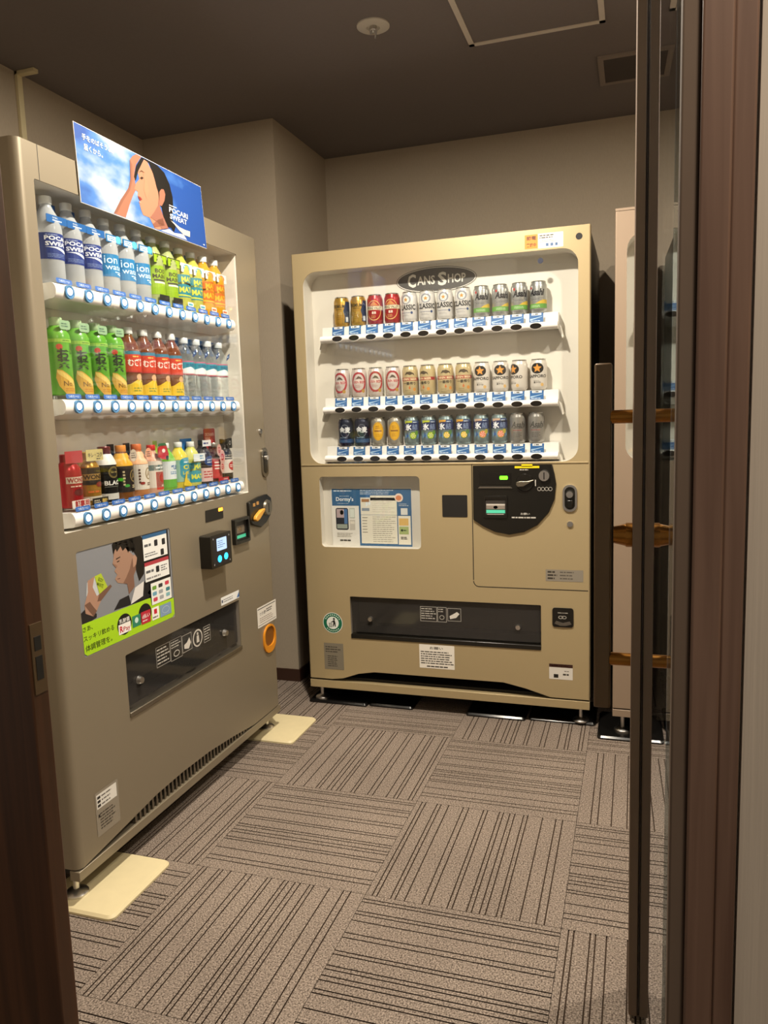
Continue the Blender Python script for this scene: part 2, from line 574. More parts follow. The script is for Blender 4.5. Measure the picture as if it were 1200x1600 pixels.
vt = empty('ceiling_vent', (1.275, .295, HC))
VENTM = pbr('vent_frame_grey', '#85796f', .6, var=.05)
tag(vt, 'dark square louvred air vent in the ceiling near the door', 'vent')
v_ = MB(); q = .125
v_.box(-q, q, -q, -q+.02, -.008, 0, VENTM).box(-q, q, q-.02, q, -.008, 0, VENTM)
v_.box(-q, -q+.02, -q+.02, q-.02, -.008, 0, VENTM).box(q-.02, q, -q+.02, q-.02, -.008, 0, VENTM)
v_.build('vent_frame', vt)
MB().box(-q+.02, q-.02, -q+.02, q-.02, -.0005, 0, DARKM).build('vent_backing', vt)
sl = None
for k in range(11):
    if sl is None:
        sl = MB().add([(-q+.02, -.006, -.001), (q-.02, -.006, -.001), (q-.02, .004, -.008), (-q+.02, .004, -.008),
                       (-q+.02, -.0048, -.0005), (q-.02, -.0048, -.0005), (q-.02, .0052, -.0075), (-q+.02, .0052, -.0075)],
                      [(0, 1, 2, 3), (7, 6, 5, 4), (0, 4, 5, 1), (2, 6, 7, 3), (0, 3, 7, 4), (1, 5, 6, 2)], pbr('vent_slat_dark', '#463e39', .6, var=.05)).build('slat', vt)
        o = sl
    else:
        o = sl.copy(); COL.objects.link(o); o.parent = vt
    o.location = (0, -q+.03+k*.019, 0)
LAMP = pbr('lamp_lens', '#fff4e0', .4, var=0, emit='#ffe2b8', estr=6)
for nm, (x, y), lab in (('recessed_downlight', LIGHT_POS, 'round recessed downlight above the carpet between the machines'),
                        ('recessed_downlight', LIGHT2_POS, 'round recessed downlight in front of the third machine'),
                        ('recessed_downlight', CORR_POS, 'round recessed downlight over the corridor outside the glass door')):
    d = empty(nm, (x, y, HC)); tag(d, lab, 'downlight')
    MB().lathe([(.075, 0), (.075, -.004), (.062, -.010), (.060, -.004)], WHITEP, 32).build('trim_ring', d)
    MB().lathe([(.058, -.005), (.058, -.007)], LAMP, 32).build('lens', d)


# ================================================================= VENDING MACHINES
WM = 1.1376


def machine_shell(root, H, zb, zdoor, W, holes, bottom, paint, r, depth=.74, bodycol=None):
    """cabinet, pressed front door with openings, base rail and feet; front at y = 0, facing -y"""
    bodycol = bodycol or SIDE
    cab = MB()
    cab.box(.004, W-.004, .05, depth, zdoor-.01, H-.008, bodycol)
    # recess pockets are cut by standing the cabinet front back behind the door
    outer = [(W-r, zdoor if not bottom else bottom[-1][1]), (W-r, H), (r, H)]
    outer += bottom if bottom else [(r, zdoor)]
    d = MB().plate(outer, holes, 0, .004, paint)
    n = 8
    for s in (0, 1):
        zz = bottom[0][1] if s == 0 else bottom[-1][1]
        vs = []; prof = []
        for i in range(n+1):
            a = math.pi/2*i/n
            x = r-r*math.sin(a); y = r-r*math.cos(a)
            prof.append((x if s == 0 else W-x, y))
        prof.append((prof[-1][0], .05))
        for x, y in prof: vs += [(x, y, zz), (x, y, H)]
        d.add(vs, [(2*i, 2*i+2, 2*i+3, 2*i+1) for i in range(len(prof)-1)], paint)
        m = len(prof)
        d.add([(x, y, H) for x, y in prof]+[(r if s == 0 else W-r, .05, H), (r if s == 0 else W-r, 0, H)],
              [tuple(range(m+2))], paint)
    d.add([(r, 0, H), (W-r, 0, H), (W-r, .05, H), (r, .05, H)], [(0, 1, 2, 3)], paint)
    d.build('door_panel', root)
    return cab


def feet_and_rail(root, W, zb, zr, paint, depth=.70):
    mb = MB().box(.0, W, .0, .03, zb, zr, paint)
    mb.build('base_rail', root, bevel=.0015)
    MB().box(.02, W-.02, .03, depth, zb+.004, zr+.01, DARKM).build('underframe', root)
    for x in (.035, W-.035):
        for y in (.045, depth-.05):
            f = MB().lathe([(.030, .012), (.030, .017), (.024, .022), (.012, .026), (.008, .028), (.008, zb+.006)], CHROME, 20, (x, y, 0))
            f.build('levelling_foot', root)


def text_sticker(name, parent, x0, x1, z0, z1, y=0, base='#e6e2da', fn=None, r=.002):
    a = Art(); a.rr(x0, x1, z0, z1, r, base); a.nxt()
    if fn: fn(a)
    return a.flat(name, parent, y)


# ----------------------------------------------------------------- far machine (cans)
far = empty('vending_machine', (0, 0, 0))
tag(far, 'champagne vending machine against the back wall selling rows of beer cans', 'vending machine')
WIN = rrect(.045, 1.096, 1.008, 1.757, .055, 8)
POC = rrect(.079, .499, .670, .957, .016)
RET = rrect(.192, .960, .293, .468, .004, 2)
bot = [(.006, .112), (.10, .112), (.148, .118), (.217, .143), (.287, .155), (.815, .155), (.899, .138), (.993, .111), (WM-.006, .111)]
cab = machine_shell(far, 1.83, .0717, .11, WM, [WIN, POC, RET], bot, CHAMP, .006)
# cabinet box: keep clear of the pockets
cab = MB()
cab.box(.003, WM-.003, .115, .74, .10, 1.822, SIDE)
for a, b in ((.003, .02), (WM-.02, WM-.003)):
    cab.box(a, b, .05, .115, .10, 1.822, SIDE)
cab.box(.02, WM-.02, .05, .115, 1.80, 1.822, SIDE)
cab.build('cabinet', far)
feet_and_rail(far, WM, .0717, .104, CHAMP)
MB().liner(WIN, .004, .088, LINER).build('display_liner', far)
MB().plate(rrect(.040, 1.101, 1.003, 1.762, .055, 8), [], .006, .009, GLASS).build('window_pane', far, smooth=0)
MB().liner(POC, .004, .040, LINER).build('poster_pocket', far)
MB().plate(POC, [], .007, .009, GLASS).build('pocket_pane', far, smooth=0)
MB().liner(RET, .004, .105, pbr('chute_metal', '#8f887e', .4, metal=.3, var=.1)).build('retrieval_chute', far)
MB().box(.196, .956, .055, .104, .294, .335, DARKM).build('chute_ledge', far)
# access panel seam: a slim dark recessed line
seam = MB()
seam.box(.7035, .7065, -.0006, .002, .556, 1.003, DARKM)
seam.box(.7265, WM-.006, -.0006, .002, .5285, .5315, DARKM)
for i in range(6):
    a0 = R_(180+15*i); a1 = R_(195+15*i); cx, cz, q = .7265, .5515, .0215
    P = [(cx+(q-.0015)*math.cos(a0), cz+(q-.0015)*math.sin(a0)), (cx+(q+.0015)*math.cos(a0), cz+(q+.0015)*math.sin(a0)),
         (cx+(q+.0015)*math.cos(a1), cz+(q+.0015)*math.sin(a1)), (cx+(q-.0015)*math.cos(a1), cz+(q-.0015)*math.sin(a1))]
    seam.add([(x, -.0006, z) for x, z in P], [(0, 1, 2, 3)], DARKM)
seam.build('access_panel_seam', far, smooth=0)
MB().box(.006, WM-.006, -.003, .0, 1.001, 1.007, CHAMP).build('window_sill_strip', far, bevel=.001)

# logo on the display back
lg = Art(); cx, cz = .5615, 1.703
lg.ell(cx, cz, .158, .0485, '#3c3a38', 48).nxt().ell(cx, cz, .1555, .0462, '#d8d4cc', 48).nxt().ell(cx, cz, .152, .0430, '#4a4846', 48).nxt()
lg.text('C', cx-.112, cx-.079, cz-.024, cz+.026, '#d8d4ca', .03).text('ANS', cx-.074, cx-.004, cz-.017, cz+.016, '#d8d4ca', .02)
lg.text('S', cx+.008, cx+.042, cz-.024, cz+.026, '#d8d4ca', .03).text('HOP', cx+.047, cx+.116, cz-.017, cz+.016, '#d8d4ca', .02)
lg.flat('logo_plate', far, .087)
Art().ell(1.099, 1.792, .0115, .0115, '#0d0c0a').flat('cap_plug', far, -.0005)
Art().ell(.965, 1.722, .010, .010, '#141c36').flat('blue_dot_sticker', far, .0055)


def st1(a):
    a.text('節電', .917, .951, 1.793, 1.808, '#5a2a08', .02).text('実施中', .917, .951, 1.771, 1.784, '#5a2a08', .02)


text_sticker('orange_sticker', far, .911, .956, 1.765, 1.813, 0, '#e58a2c', st1)


def st2(a):
    a.dashes(.963, 1.030, 1.795, 1.810, 2, '#4a4640', .5, 3).dashes(.966, 1.03, 1.782, 1.792, 2, '#b07a70', .3, 4)
    for k in range(3): a.rect(.985+.016*k, .994+.016*k, 1.769, 1.779, '#4a6a94')


text_sticker('white_sticker', far, .958, 1.045, 1.763, 1.814, 0, '#e9e4da', st2)

# shelves of the far machine: rounded bar, dark oval buttons, price cards
PITCH_R, U0_R = .0696, .1815
BARZ = (1.497, 1.221, 1.028)
PC = Art()
PC.rect(-.025, .025, -.0165, .0165, '#e6e8ea').nxt().rect(-.025, .025, -.0165, .008, '#25609c').rect(-.025, -.017, .008, .0165, '#25609c')
PC.rect(.018, .025, .008, .0165, '#25609c').nxt().poly([(-.022, -.010), (.020, .002), (.022, .004), (-.004, -.002), (-.022, -.004)], '#a9c8e2')
PC.dashes(-.02, .02, -.015, -.009, 1, '#d6e2ee', .4, 5).text('¥', -.012, -.008, .0095, .0145, '#3a3a3c').dashes(-.005, .012, .0095, .0148, 1, '#3a3a3c', .7, 8)
btnR = None; tagR = None
for row, z in enumerate(BARZ):
    sh = MB()
    n = 10; prof = []
    for i in range(n+1):
        a = R_(-90+180*i/n); prof.append((.016-.016*math.cos(a), z+.0130*math.sin(a)))
    prof = [(.082, z-.009)]+[(.030, z-.012)]+prof+[(.030, z+.013), (.034, z+.048), (.082, z+.048)]
    v = []; x0, x1 = .108, 1.024
    for y, zz in prof: v += [(x0, y, zz), (x1, y, zz)]
    m = len(prof)
    sh.add(v, [(2*i, 2*i+1, 2*i+3, 2*i+2) for i in range(m-1)]+[tuple(range(0, 2*m, 2)), tuple(range(1, 2*m, 2))[::-1]], WHITEP)
    for s, xe in ((-1, x0), (1, x1)):
        sh.plate([(xe, z-.012), (xe+s*.014, z-.046), (xe+s*.018, z-.040), (xe+s*.008, z-.002), (xe, z+.006)], [], .034, .084, LINER)
    so = sh.build('shelf', far)
    for i in range(12):
        u = U0_R+PITCH_R*i
        if btnR is None:
            b = MB().plate(ellipse(0, 0, .0205, .0098, 26), [], -.003, .006, BTNDARK)
            b.plate(ellipse(0, 0, .0228, .0122, 26), [ellipse(0, 0, .0205, .0098, 26)], -.0012, .006, WHITEP)
            btnR = b.build('button', so, bevel=.0012); b = btnR
        else:
            b = btnR.copy(); COL.objects.link(b); b.parent = so
        b.location = (u, .0015, z-.001)
        if tagR is None:
            tagR = PC.flat('price_card', so, 0); t = tagR
        else:
            t = tagR.copy(); COL.objects.link(t); t.parent = so
        t.location = (u+.001, .013, z+.0295); t.rotation_euler = (R_(-7), 0, 0)

# coin panel of the far machine
cp = [(.710, .996), (1.004, .998), (1.012, .965), (1.018, .926), (1.012, .869), (.992, .822), (.949, .773), (.90, .746), (.845, .735), (.79, .745), (.745, .766), (.709, .790)]
co = MB().plate(cp, [], -.008, .0, BLACKP).build('coin_panel', far, bevel=.003)


def D_(mb, name, par=co, **k): return mb.build(name, par, **k)


D_(MB().plate(rrect(.735, .855, .925, .968, .004), [], -.0095, -.008, pbr('display_black', '#0b0a09', .12, var=.05)), 'display_window')
Art().rr(.812, .842, .943, .957, .004, pbr('led_green', '#58d018', .4, var=0, emit='#62ff20', estr=1.4)).flat('green_indicator', co, -.0095)
D_(MB().plate([(.730, .911), (.858, .911), (.852, .917), (.736, .917)], [], -.013, -.008, pbr('grey_lip', '#6c665e', .3, metal=.5, var=.05)), 'bill_lip')
D_(MB().plate(rrect(.750, .840, .800, .882, .006), [rrect(.757, .833, .812, .872, .004)], -.014, -.008, BLACKP), 'bill_slot_frame', bevel=.002)
bs = Art(); bs.rect(.757, .833, .812, .872, '#3a3632').nxt().rect(.760, .831, .846, .852, '#c8c2b8').rect(.760, .831, .817, .829, pbr('slot_green', '#4fae92', .3, var=0, emit='#4fd0a0', estr=.25))
bs.rect(.760, .831, .832, .846, '#8a8076').ell(.795, .839, .008, .006, '#e0c8b8').rect(.762, .826, .808, .8135, '#d8d2c6')
bs.flat('bill_slot', co, -.0085)
D_(MB().tube((.905, -.008, .932), (.905, -.014, .932), .033, .031, BLACKP, 32), 'dial_base')
lv = MB().plate([(.873, .926), (.880, .917), (.900, .918), (.938, .940), (.940, .944), (.915, .938), (.888, .938), (.876, .935)], [], -.024, -.014, STEEL)
D_(lv, 'change_lever', bevel=.002)
D_(MB().tube((.976, -.008, .957), (.976, -.020, .957), .0215, .019, CHROME, 28), 'coin_slot_ring')
Art().rect(.974, .978, .944, .970, '#1a1816').flat('coin_slot', co, -.0203)
for k in range(4): Art().ring(.957+.0135*k, .908, .0066, .0072, .0012, '#c8c4bc', 16).flat('denomination_mark', co, -.008)
Art().rect(.942, .945, .919, .942, '#d8d4cc').flat('lever_mark', co, -.008)
Art().text('お願い', .888, .922, .811, .819, '#c8c4bc', .01).dashes(.855, .955, .796, .806, 1, '#c8c4bc', .5, 9, .95).flat('request_print', co, -.008)
Art().dashes(.886, .93, .976, .982, 1, '#b8b4ac', .6, 3).flat('slot_print', co, -.008)
Art().rect(.868, .958, .985, .993, '#e8d21c').rect(.893, .933, .990, 1.000, '#e8d21c').flat('yellow_sticker', co, -.0085)
lk = MB().plate(rrect(1.041, 1.092, .824, .923, .024, 8), [rrect(1.048, 1.085, .832, .915, .018, 8)], -.006, 0, CHROME)
lk.plate(rrect(1.048, 1.085, .832, .915, .018, 8), [], -.003, 0, BLACKP)
lk = lk.build('lock_plate', far, bevel=.001)
MB().tube((1.0665, -.003, .888), (1.0665, -.016, .888), .0145, .012, CHROME, 24).build('lock_barrel', lk)
MB().box(1.055, 1.078, -.012, -.003, .838, .868, BLACKP).build('lock_grip', lk, bevel=.004)
MB().tube((1.067, 0, .778), (1.067, -.006, .778), .0115, .0105, CHROME, 20).build('key_cylinder', far)
MB().plate(rrect(.588, .686, .799, .884, .004), [], -.0015, 0, DARKM).build('blank_reader_plate', far)


def mp_(a):
    for k in range(3):
        a.dashes(.985, 1.022, .568+.012*k, .578+.012*k, 1, '#38332c', .6, k+1).dashes(1.03, 1.108, .568+.012*k, .578+.012*k, 1, '#57524a', .4, k+7, .7)


text_sticker('rating_plate', far, .978, 1.114, .562, .606, -.0004, '#8a8376', mp_)
cr = MB().plate(rrect(1.002, 1.079, .388, .462, .010), [], -.004, 0, BLACKP).build('coin_return', far, bevel=.002)
Art().dashes(1.022, 1.062, .440, .446, 1, '#a8a49c', .5, 2).ring(1.033, .426, .009, .006, .0018, '#b8b4ac', 18).ring(1.045, .426, .009, .006, .0018, '#b8b4ac', 18).flat('coin_return_print', cr, -.004)
MB().plate([(1.010, .402), (1.030, .395), (1.052, .395), (1.072, .402), (1.066, .412), (1.041, .405), (1.016, .412)], [], -.008, -.004, pbr('grey_lip', '#6c665e')).build('coin_return_lip', cr)

ec = Art(); ex, ez = .113, .353
ec.ell(ex, ez, .0435, .0435, '#e8ece6').nxt().ell(ex, ez, .041, .041, '#14684a').nxt().ell(ex, ez, .0265, .0265, '#e8ece6').nxt()
ec.ell(ex+.006, ez+.017, .0045, .0045, '#1a1c1a').poly([(ex+.000, ez+.010), (ex+.009, ez+.012), (ex+.012, ez), (ex+.013, ez-.016), (ex+.009, ez-.016), (ex+.007, ez-.004), (ex+.003, ez-.016), (ex-.001, ez-.016), (ex+.003, ez)], '#1a1c1a')
ec.poly([(ex+.002, ez+.008), (ex-.008, ez+.004), (ex-.008, ez+.001), (ex+.003, ez+.004)], '#1a1c1a')
for k in range(4): ec.rect(ex-.017+.004*k, ex-.015+.004*k, ez-.017, ez-.002, '#5a625c')
ec.rect(ex-.018, ex-.003, ez-.003, ez-.001, '#5a625c').rect(ex-.018, ex-.003, ez-.018, ez-.016, '#5a625c')
for k in range(9):
    a = R_(150-15*k); ec.ell(ex+.034*math.cos(a), ez+.034*math.sin(a), .0028, .0028, '#d8e8dc', 8)
for k in range(7):
    a = R_(225+15*k); ec.ell(ex+.034*math.cos(a), ez+.034*math.sin(a), .0026, .0026, '#d8e8dc', 8)
ec.flat('recycling_sticker', far, -.0003)


def sp_(a):
    a.dashes(.076, .148, .225, .255, 3, '#3c3730', .35, 4).dashes(.084, .14, .165, .215, 6, '#45403a', .4, 6, .75)


text_sticker('specification_plate', far, .069, .155, .154, .266, -.0004, '#7c7566', sp_)


def no_(a):
    a.text('お願い', .523, .577, .268, .279, '#2a2622', .01)
    a.dashes(.486, .618, .206, .262, 6, '#4a4640', .45, 11, .92).dashes(.51, .612, .194, .202, 1, '#2a2622', .6, 5)


text_sticker('notice_sticker', far, .480, .623, .190, .287, -.0004, '#ece7dc', no_)


def lb_(a):
    a.rect(.989, 1.076, .231, .244, '#3a1c14').dashes(.995, 1.07, .234, .241, 1, '#c88a6a', .4, 6)
    a.rect(1.006, 1.023, .190, .204, '#1a1814').dashes(1.04, 1.07, .200, .208, 1, '#3a3630', .8, 3).dashes(1.045, 1.07, .214, .220, 1, '#7a766e', .5, 3)


text_sticker('asset_label', far, .989, 1.076, .184, .244, -.0004, '#d8d4cc', lb_)

# retrieval flap
fp = MB().plate(rrect(.196, .956, .318, .466, .004, 2), [], .012, .016, SMOKE).build('retrieval_flap', far, smooth=0)
MB().box(.192, .960, -.004, .02, .293, .312, BLACKP).build('flap_lip', far, bevel=.003)
for x in (.275, .872):
    MB().tube((x, .012, .375), (x, .002, .375), .011, .009, CHROME, 16).build('flap_knob', fp)
fa = Art()
fa.frame(.485, .553, .378, .438, .0015, '#b8b4ac').frame(.555, .592, .378, .438, .0015, '#b8b4ac').frame(.596, .650, .384, .436, .0015, '#b8b4ac').nxt()
fa.dashes(.489, .549, .386, .434, 5, '#b8b4ac', .4, 3, .9).dashes(.559, .588, .416, .434, 2, '#b8b4ac', .4, 4).ring(.573, .397, .010, .009, .002, '#b8b4ac', 16)
fa.poly([(.606, .392), (.630, .398), (.644, .414), (.634, .422), (.618, .412), (.604, .404)], '#d8d4cc')
fa.flat('flap_print', fp, .012)

# hotel poster in the pocket
pp = Art(); px0, px1, pz0, pz1 = .113, .455, .670, .908


def PX(x): return px0+(x-110)/893*(px1-px0)


def PZ(y): return pz1-(y-157)/668*(pz1-pz0)


def PR(a, x0, x1, y0, y1, c): a.rect(PX(x0), PX(x1), PZ(y1), PZ(y0), c)


PR(pp, 110, 1003, 157, 825, '#e9e6df'); pp.nxt()
PR(pp, 118, 420, 168, 362, '#386590'); PR(pp, 420, 998, 168, 820, '#386590'); pp.nxt()
pp.text("Dormy's", PX(165), PX(362), PZ(322), PZ(262), '#eef1f4', .02)
pp.dashes(PX(140), PX(385), PZ(205), PZ(180), 1, '#cfdbe6', .5, 3, .95).dashes(PX(205), PX(320), PZ(258), PZ(246), 1, '#cfdbe6', .4, 2).dashes(PX(180), PX(350), PZ(342), PZ(328), 1, '#cfdbe6', .3, 7)
pp.dashes(PX(438), PX(900), PZ(235), PZ(176), 3, '#cfdbe6', .35, 12)
pp.rr(PX(156), PX(298), PZ(640), PZ(388), .008, '#1c2230'); PR(pp, 312, 372, 388, 505, '#b8beb4'); PR(pp, 312, 372, 525, 640, '#c8c2b8')
PR(pp, 440, 840, 268, 792, '#e9e4d4'); PR(pp, 550, 840, 243, 300, '#e9e4d4'); PR(pp, 850, 985, 472, 797, '#e9e4d4'); pp.nxt()
PR(pp, 166, 250, 400, 500, '#b8a4a8'); PR(pp, 250, 288, 400, 570, '#4a74a8'); PR(pp, 166, 285, 575, 625, '#98a298'); pp.ell(PX(225), PZ(440), .008, .010, '#b04848')
PR(pp, 318, 366, 400, 495, '#dce2da'); PR(pp, 318, 366, 540, 570, '#e2dccf')
PR(pp, 453, 538, 283, 318, '#a97c54'); PR(pp, 453, 538, 387, 420, '#8e9aa8')
pp.dashes(PX(570), PX(830), PZ(440), PZ(280), 7, '#9a9588', .10, 21, .9).dashes(PX(570), PX(830), PZ(780), PZ(475), 13, '#8a8578', .22, 22, .9).dashes(PX(455), PX(530), PZ(680), PZ(480), 6, '#8a8578', .25, 24)
PR(pp, 440, 842, 463, 466, '#386590')
pp.ell(PX(864), PZ(268), .0175, .0175, '#ead9cc').nxt().ell(PX(862), PZ(270), .012, .010, '#dc8a60')
PR(pp, 882, 955, 385, 460, '#dcdcd8'); pp.dashes(PX(862), PX(975), PZ(365), PZ(330), 2, '#cfdbe6', .35, 4)
PR(pp, 860, 962, 500, 580, '#dcb46a'); PR(pp, 860, 962, 592, 680, '#a8b878'); pp.nxt().ell(PX(890), PZ(635), .005, .005, '#2a3a24', 12).dashes(PX(905), PX(955), PZ(645), PZ(625), 1, '#3a4a34', .6, 3)
pp.dashes(PX(875), PX(955), PZ(740), PZ(705), 2, '#4a463e', .5, 5).dashes(PX(195), PX(325), PZ(772), PZ(750), 1, '#2a2622', .7, 5, .95).dashes(PX(165), PX(360), PZ(725), PZ(670), 3, '#a8a296', .3, 6)
pp.flat('hotel_poster', far, .0385)

# ----------------------------------------------------------------- near machine (bottles)
XL, YN, WL = -.0094, -1.412, 1.1413
near = empty('vending_machine', (XL, YN, 0), math.pi/2)
tag(near, 'grey champagne vending machine along the left wall with soft drink bottles', 'vending machine')
HL = 1.8357
WINL = rrect(.050, .985, .940, 1.757, .003, 1)
POSL = rrect(.083, .484, .621, .889, .008)
RETL = rrect(.240, .868, .402, .578, .003, 1)
botL = [(.020, .100), (.054, .104), (.20, .120), (.331, .135), (.47, .139), (.62, .135), (.78, .120), (.925, .101), (WL-.020, .100)]
machine_shell(near, HL, .0701, .10, WL, [WINL, POSL, RETL], botL, CHAMPL, .020)
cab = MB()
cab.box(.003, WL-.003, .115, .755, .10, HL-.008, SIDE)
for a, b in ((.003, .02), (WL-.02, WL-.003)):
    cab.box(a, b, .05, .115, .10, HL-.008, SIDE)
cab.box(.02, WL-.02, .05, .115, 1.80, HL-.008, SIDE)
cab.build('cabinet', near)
MB().box(.0005, .003, .060, .066, .62, .96, CHROME).build('hinge_strip', near)
feet_and_rail(near, WL, .0701, .096, CHAMPL)
MB().liner(WINL, .004, .086, LINER).build('display_liner', near)
MB().plate(rrect(.046, .989, .936, 1.761, .003, 1), [], .006, .009, GLASS).build('window_pane', near, smooth=0)
MB().liner(RETL, .004, .105, pbr('chute_metal', '#5a5550')).build('retrieval_chute', near)
MB().box(.068, .0695, -.0004, .001, 1.757, HL, DARKM).build('frame_seam', near)
MB().box(.244, .864, .055, .104, .403, .442, DARKM).build('chute_ledge', near)
sl = None
for k in range(34):
    u = .24+k*.020
    top = .104+.033*max(0, 1-((u-.49)/.44)**2)
    if sl is None:
        sl = MB().box(-.004, .004, .006, .012, 0, 1, STEEL).build('vent_slat', near); o = sl
    else:
        o = sl.copy(); COL.objects.link(o); o.parent = near
    o.location = (u, 0, .098); o.scale = (1, 1, top-.096)

# shelves of the near machine: round buttons with blue rings and blue cold tags
BARL = (1.517, 1.243, .966)
U0_L, PITCH_L = .1365, .0699
TG = Art(); TG.rr(-.0275, .0275, -.006, .006, .004, '#2f62ac').nxt().text('つめた〜い', -.019, .019, -.0032, .0036, '#dce6f2', .01)
btnL = None; tagL = None
for row, z in enumerate(BARL):
    sh = MB(); n = 12; prof = []
    for i in range(n+1):
        a = R_(-90+180*i/n); prof.append((.014-.014*math.cos(a), z+.0185*math.sin(a)))
    prof = [(.082, z-.030), (.020, z-.0185)]+prof+[(.022, z+.0185), (.082, z+.0180)]
    x0, x1 = .092, .952
    v = []
    for y, zz in prof: v += [(x0, y, zz), (x1, y, zz)]
    m = len(prof)
    sh.add(v, [(2*i, 2*i+1, 2*i+3, 2*i+2) for i in range(m-1)]+[tuple(range(0, 2*m, 2)), tuple(range(1, 2*m, 2))[::-1]], WHITEP)
    for xe in (x0-.008, x1):
        sh.lathe([(.012, 0), (.0165, .004), (.0165, .008), (.0165, .008)], WHITEP, 20, (0, 0, 0)) if False else None
    sh.box(.060, x0, .040, .084, z-.024, z-.004, WHITEP)
    sh.box(x1, .975, .030, .084, z-.020, z+.002, WHITEP)
    so = sh.build('shelf', near)
    for i in range(12):
        u = U0_L+PITCH_L*i
        if btnL is None:
            def disc(r0, r1, y0, y1, m, mb):
                return mb.plate(ellipse(0, 0, r1, r1, 28), [ellipse(0, 0, r0, r0, 28)] if r0 else [], y0, y1, m)
            b = MB(); disc(.0122, .0162, -.003, .004, BTNRING, b); disc(0, .0122, -.0015, .004, pbr('button_blue', '#3f74a6', .2, var=.03), b)
            btnL = b.build('button', so, bevel=.001); b = btnL
            c = MB()
            vs = [(0, -.0062, 0)]; fs = []
            for k, (q, y) in enumerate(((.004, -.0058), (.0075, -.0042), (.0092, -.0015))):
                for i2 in range(20):
                    vs.append((q*math.cos(i2*math.pi/10), y, q*math.sin(i2*math.pi/10)+.001))
            for i2 in range(20):
                fs.append((0, 1+i2, 1+(i2+1) % 20))
                for k in range(2): fs.append((1+20*k+i2, 21+20*k+i2, 21+20*k+(i2+1) % 20, 1+20*k+(i2+1) % 20))
            btnLens = c.add(vs, fs, BTNLENS)
        else:
            b = btnL.copy(); COL.objects.link(b); b.parent = so
        b.location = (u, -.0005, z)
        if tagL is None:
            tagL = TG.flat('cold_tag', so, 0); t = tagL
        else:
            t = tagL.copy(); COL.objects.link(t); t.parent = so
        t.location = (u-.004, .0085, z+.0255); t.rotation_euler = (R_(-8), 0, 0)
    # the lit lenses of this row, one piece per button, made after the ring copies
    for i in range(12):
        if row == 0 and i == 0:
            lens = btnLens.build('button_lens', so); o = lens
        else:
            o = lens.copy(); COL.objects.link(o); o.parent = so
        o.location = (U0_L+PITCH_L*i, -.0010, z)

# lower poster panel
LP = Art()
LP.poly(POSL, '#7f8288').nxt()
LP.rect(.352, .476, .66, .887, '#181818')
LP.poly([(0.2099,0.7101),(0.2360,0.7329),(0.2763,0.7360),(0.2830,0.7099),(0.3372,0.7199),(0.3463,0.7594),(0.3792,0.7413),(0.3748,0.7043)], '#1c1b1e')
LP.poly([(0.0848,0.7344),(0.1029,0.7417),(0.1425,0.7192),(0.1413,0.7098),(0.0860,0.7000)], '#221f20')
LP.poly([(0.1155,0.8056),(0.1449,0.8159),(0.1583,0.7657),(0.1271,0.7572),(0.1095,0.7735)], '#b9bec2').nxt()
LP.poly([(0.3052,0.7501),(0.3463,0.7594),(0.3371,0.7188),(0.2812,0.7088)], '#d4d2d0')
LP.poly([(0.2246,0.8639),(0.2374,0.8741),(0.2688,0.8746),(0.2906,0.8544),(0.3091,0.8380),(0.3174,0.8025),(0.3027,0.7846),(0.3031,0.7532),(0.2766,0.7385),(0.2721,0.7680),(0.2337,0.7792),(0.2236,0.7915),(0.2341,0.8018),(0.2238,0.8125),(0.2309,0.8201),(0.2187,0.8336),(0.2254,0.8513)], '#9c7b68')
LP.poly([(0.1000,0.7520),(0.1160,0.7815),(0.1181,0.8098),(0.1449,0.8159),(0.1350,0.7900),(0.1480,0.7640),(0.2033,0.7820),(0.2086,0.7758),(0.1620,0.7486),(0.1434,0.7264),(0.1291,0.7155),(0.1014,0.7300)], '#a5806c').nxt()
LP.poly([(0.2217,0.8843),(0.2360,0.8890),(0.2796,0.8890),(0.3447,0.8880),(0.3593,0.8683),(0.3488,0.7801),(0.3254,0.7640),(0.3133,0.8033),(0.3227,0.8328),(0.3069,0.8540),(0.2866,0.8551),(0.2619,0.8800),(0.2418,0.8783),(0.2240,0.8590)], '#17130f')
LP.poly([(0.1449,0.8159),(0.1705,0.8188),(0.1916,0.7786),(0.1583,0.7657)], '#a9bd34')
LP.poly([(.2217,.8843),(.2290,.8890),(.3100,.8890),(.3200,.8560),(.3060,.8480),(.2950,.8640),(.2860,.8500),(.2790,.8680),(.2640,.8600),(.2560,.8740),(.2400,.8620),(.2330,.8740),(.2262,.8560)], '#17130f')
LP.poly([(.3174,.8025),(.3027,.7846),(.3031,.7532),(.2766,.7385),(.2721,.7680),(.2560,.7740),(.2700,.7860),(.2880,.8060),(.3000,.8300),(.3091,.8380)], '#7a5a4a')
LP.poly([(.2337,.7905),(.2460,.7900),(.2440,.7885),(.2345,.7890)], '#5a2f28').poly([(.2187,.8336),(.2309,.8201),(.2380,.8230),(.2300,.8300)], '#8a6856')
LP.poly([(.1000,.7520),(.1291,.7155),(.1434,.7264),(.1300,.7420),(.1200,.7560)], '#6f5142').poly([(.1570,.7670),(.2033,.7820),(.2086,.7758),(.1620,.7486),(.1480,.7500)], '#6f5142').nxt()
LP.poly([(0.3032,0.8365),(0.3136,0.8408),(0.3224,0.8303),(0.3170,0.8130),(0.3029,0.8065)], '#a98570')
LP.poly([(.2335, .8445), (.2520, .8475), (.2520, .8455), (.2340, .8420)], '#1a1410').poly([(.2360, .8365), (.2480, .8375), (.2460, .8350), (.2370, .8345)], '#1a1410')
LP.text('BODY\nMAINTE', .1540, .1790, .784, .806, '#3a4a10', .01, rot=-.5)
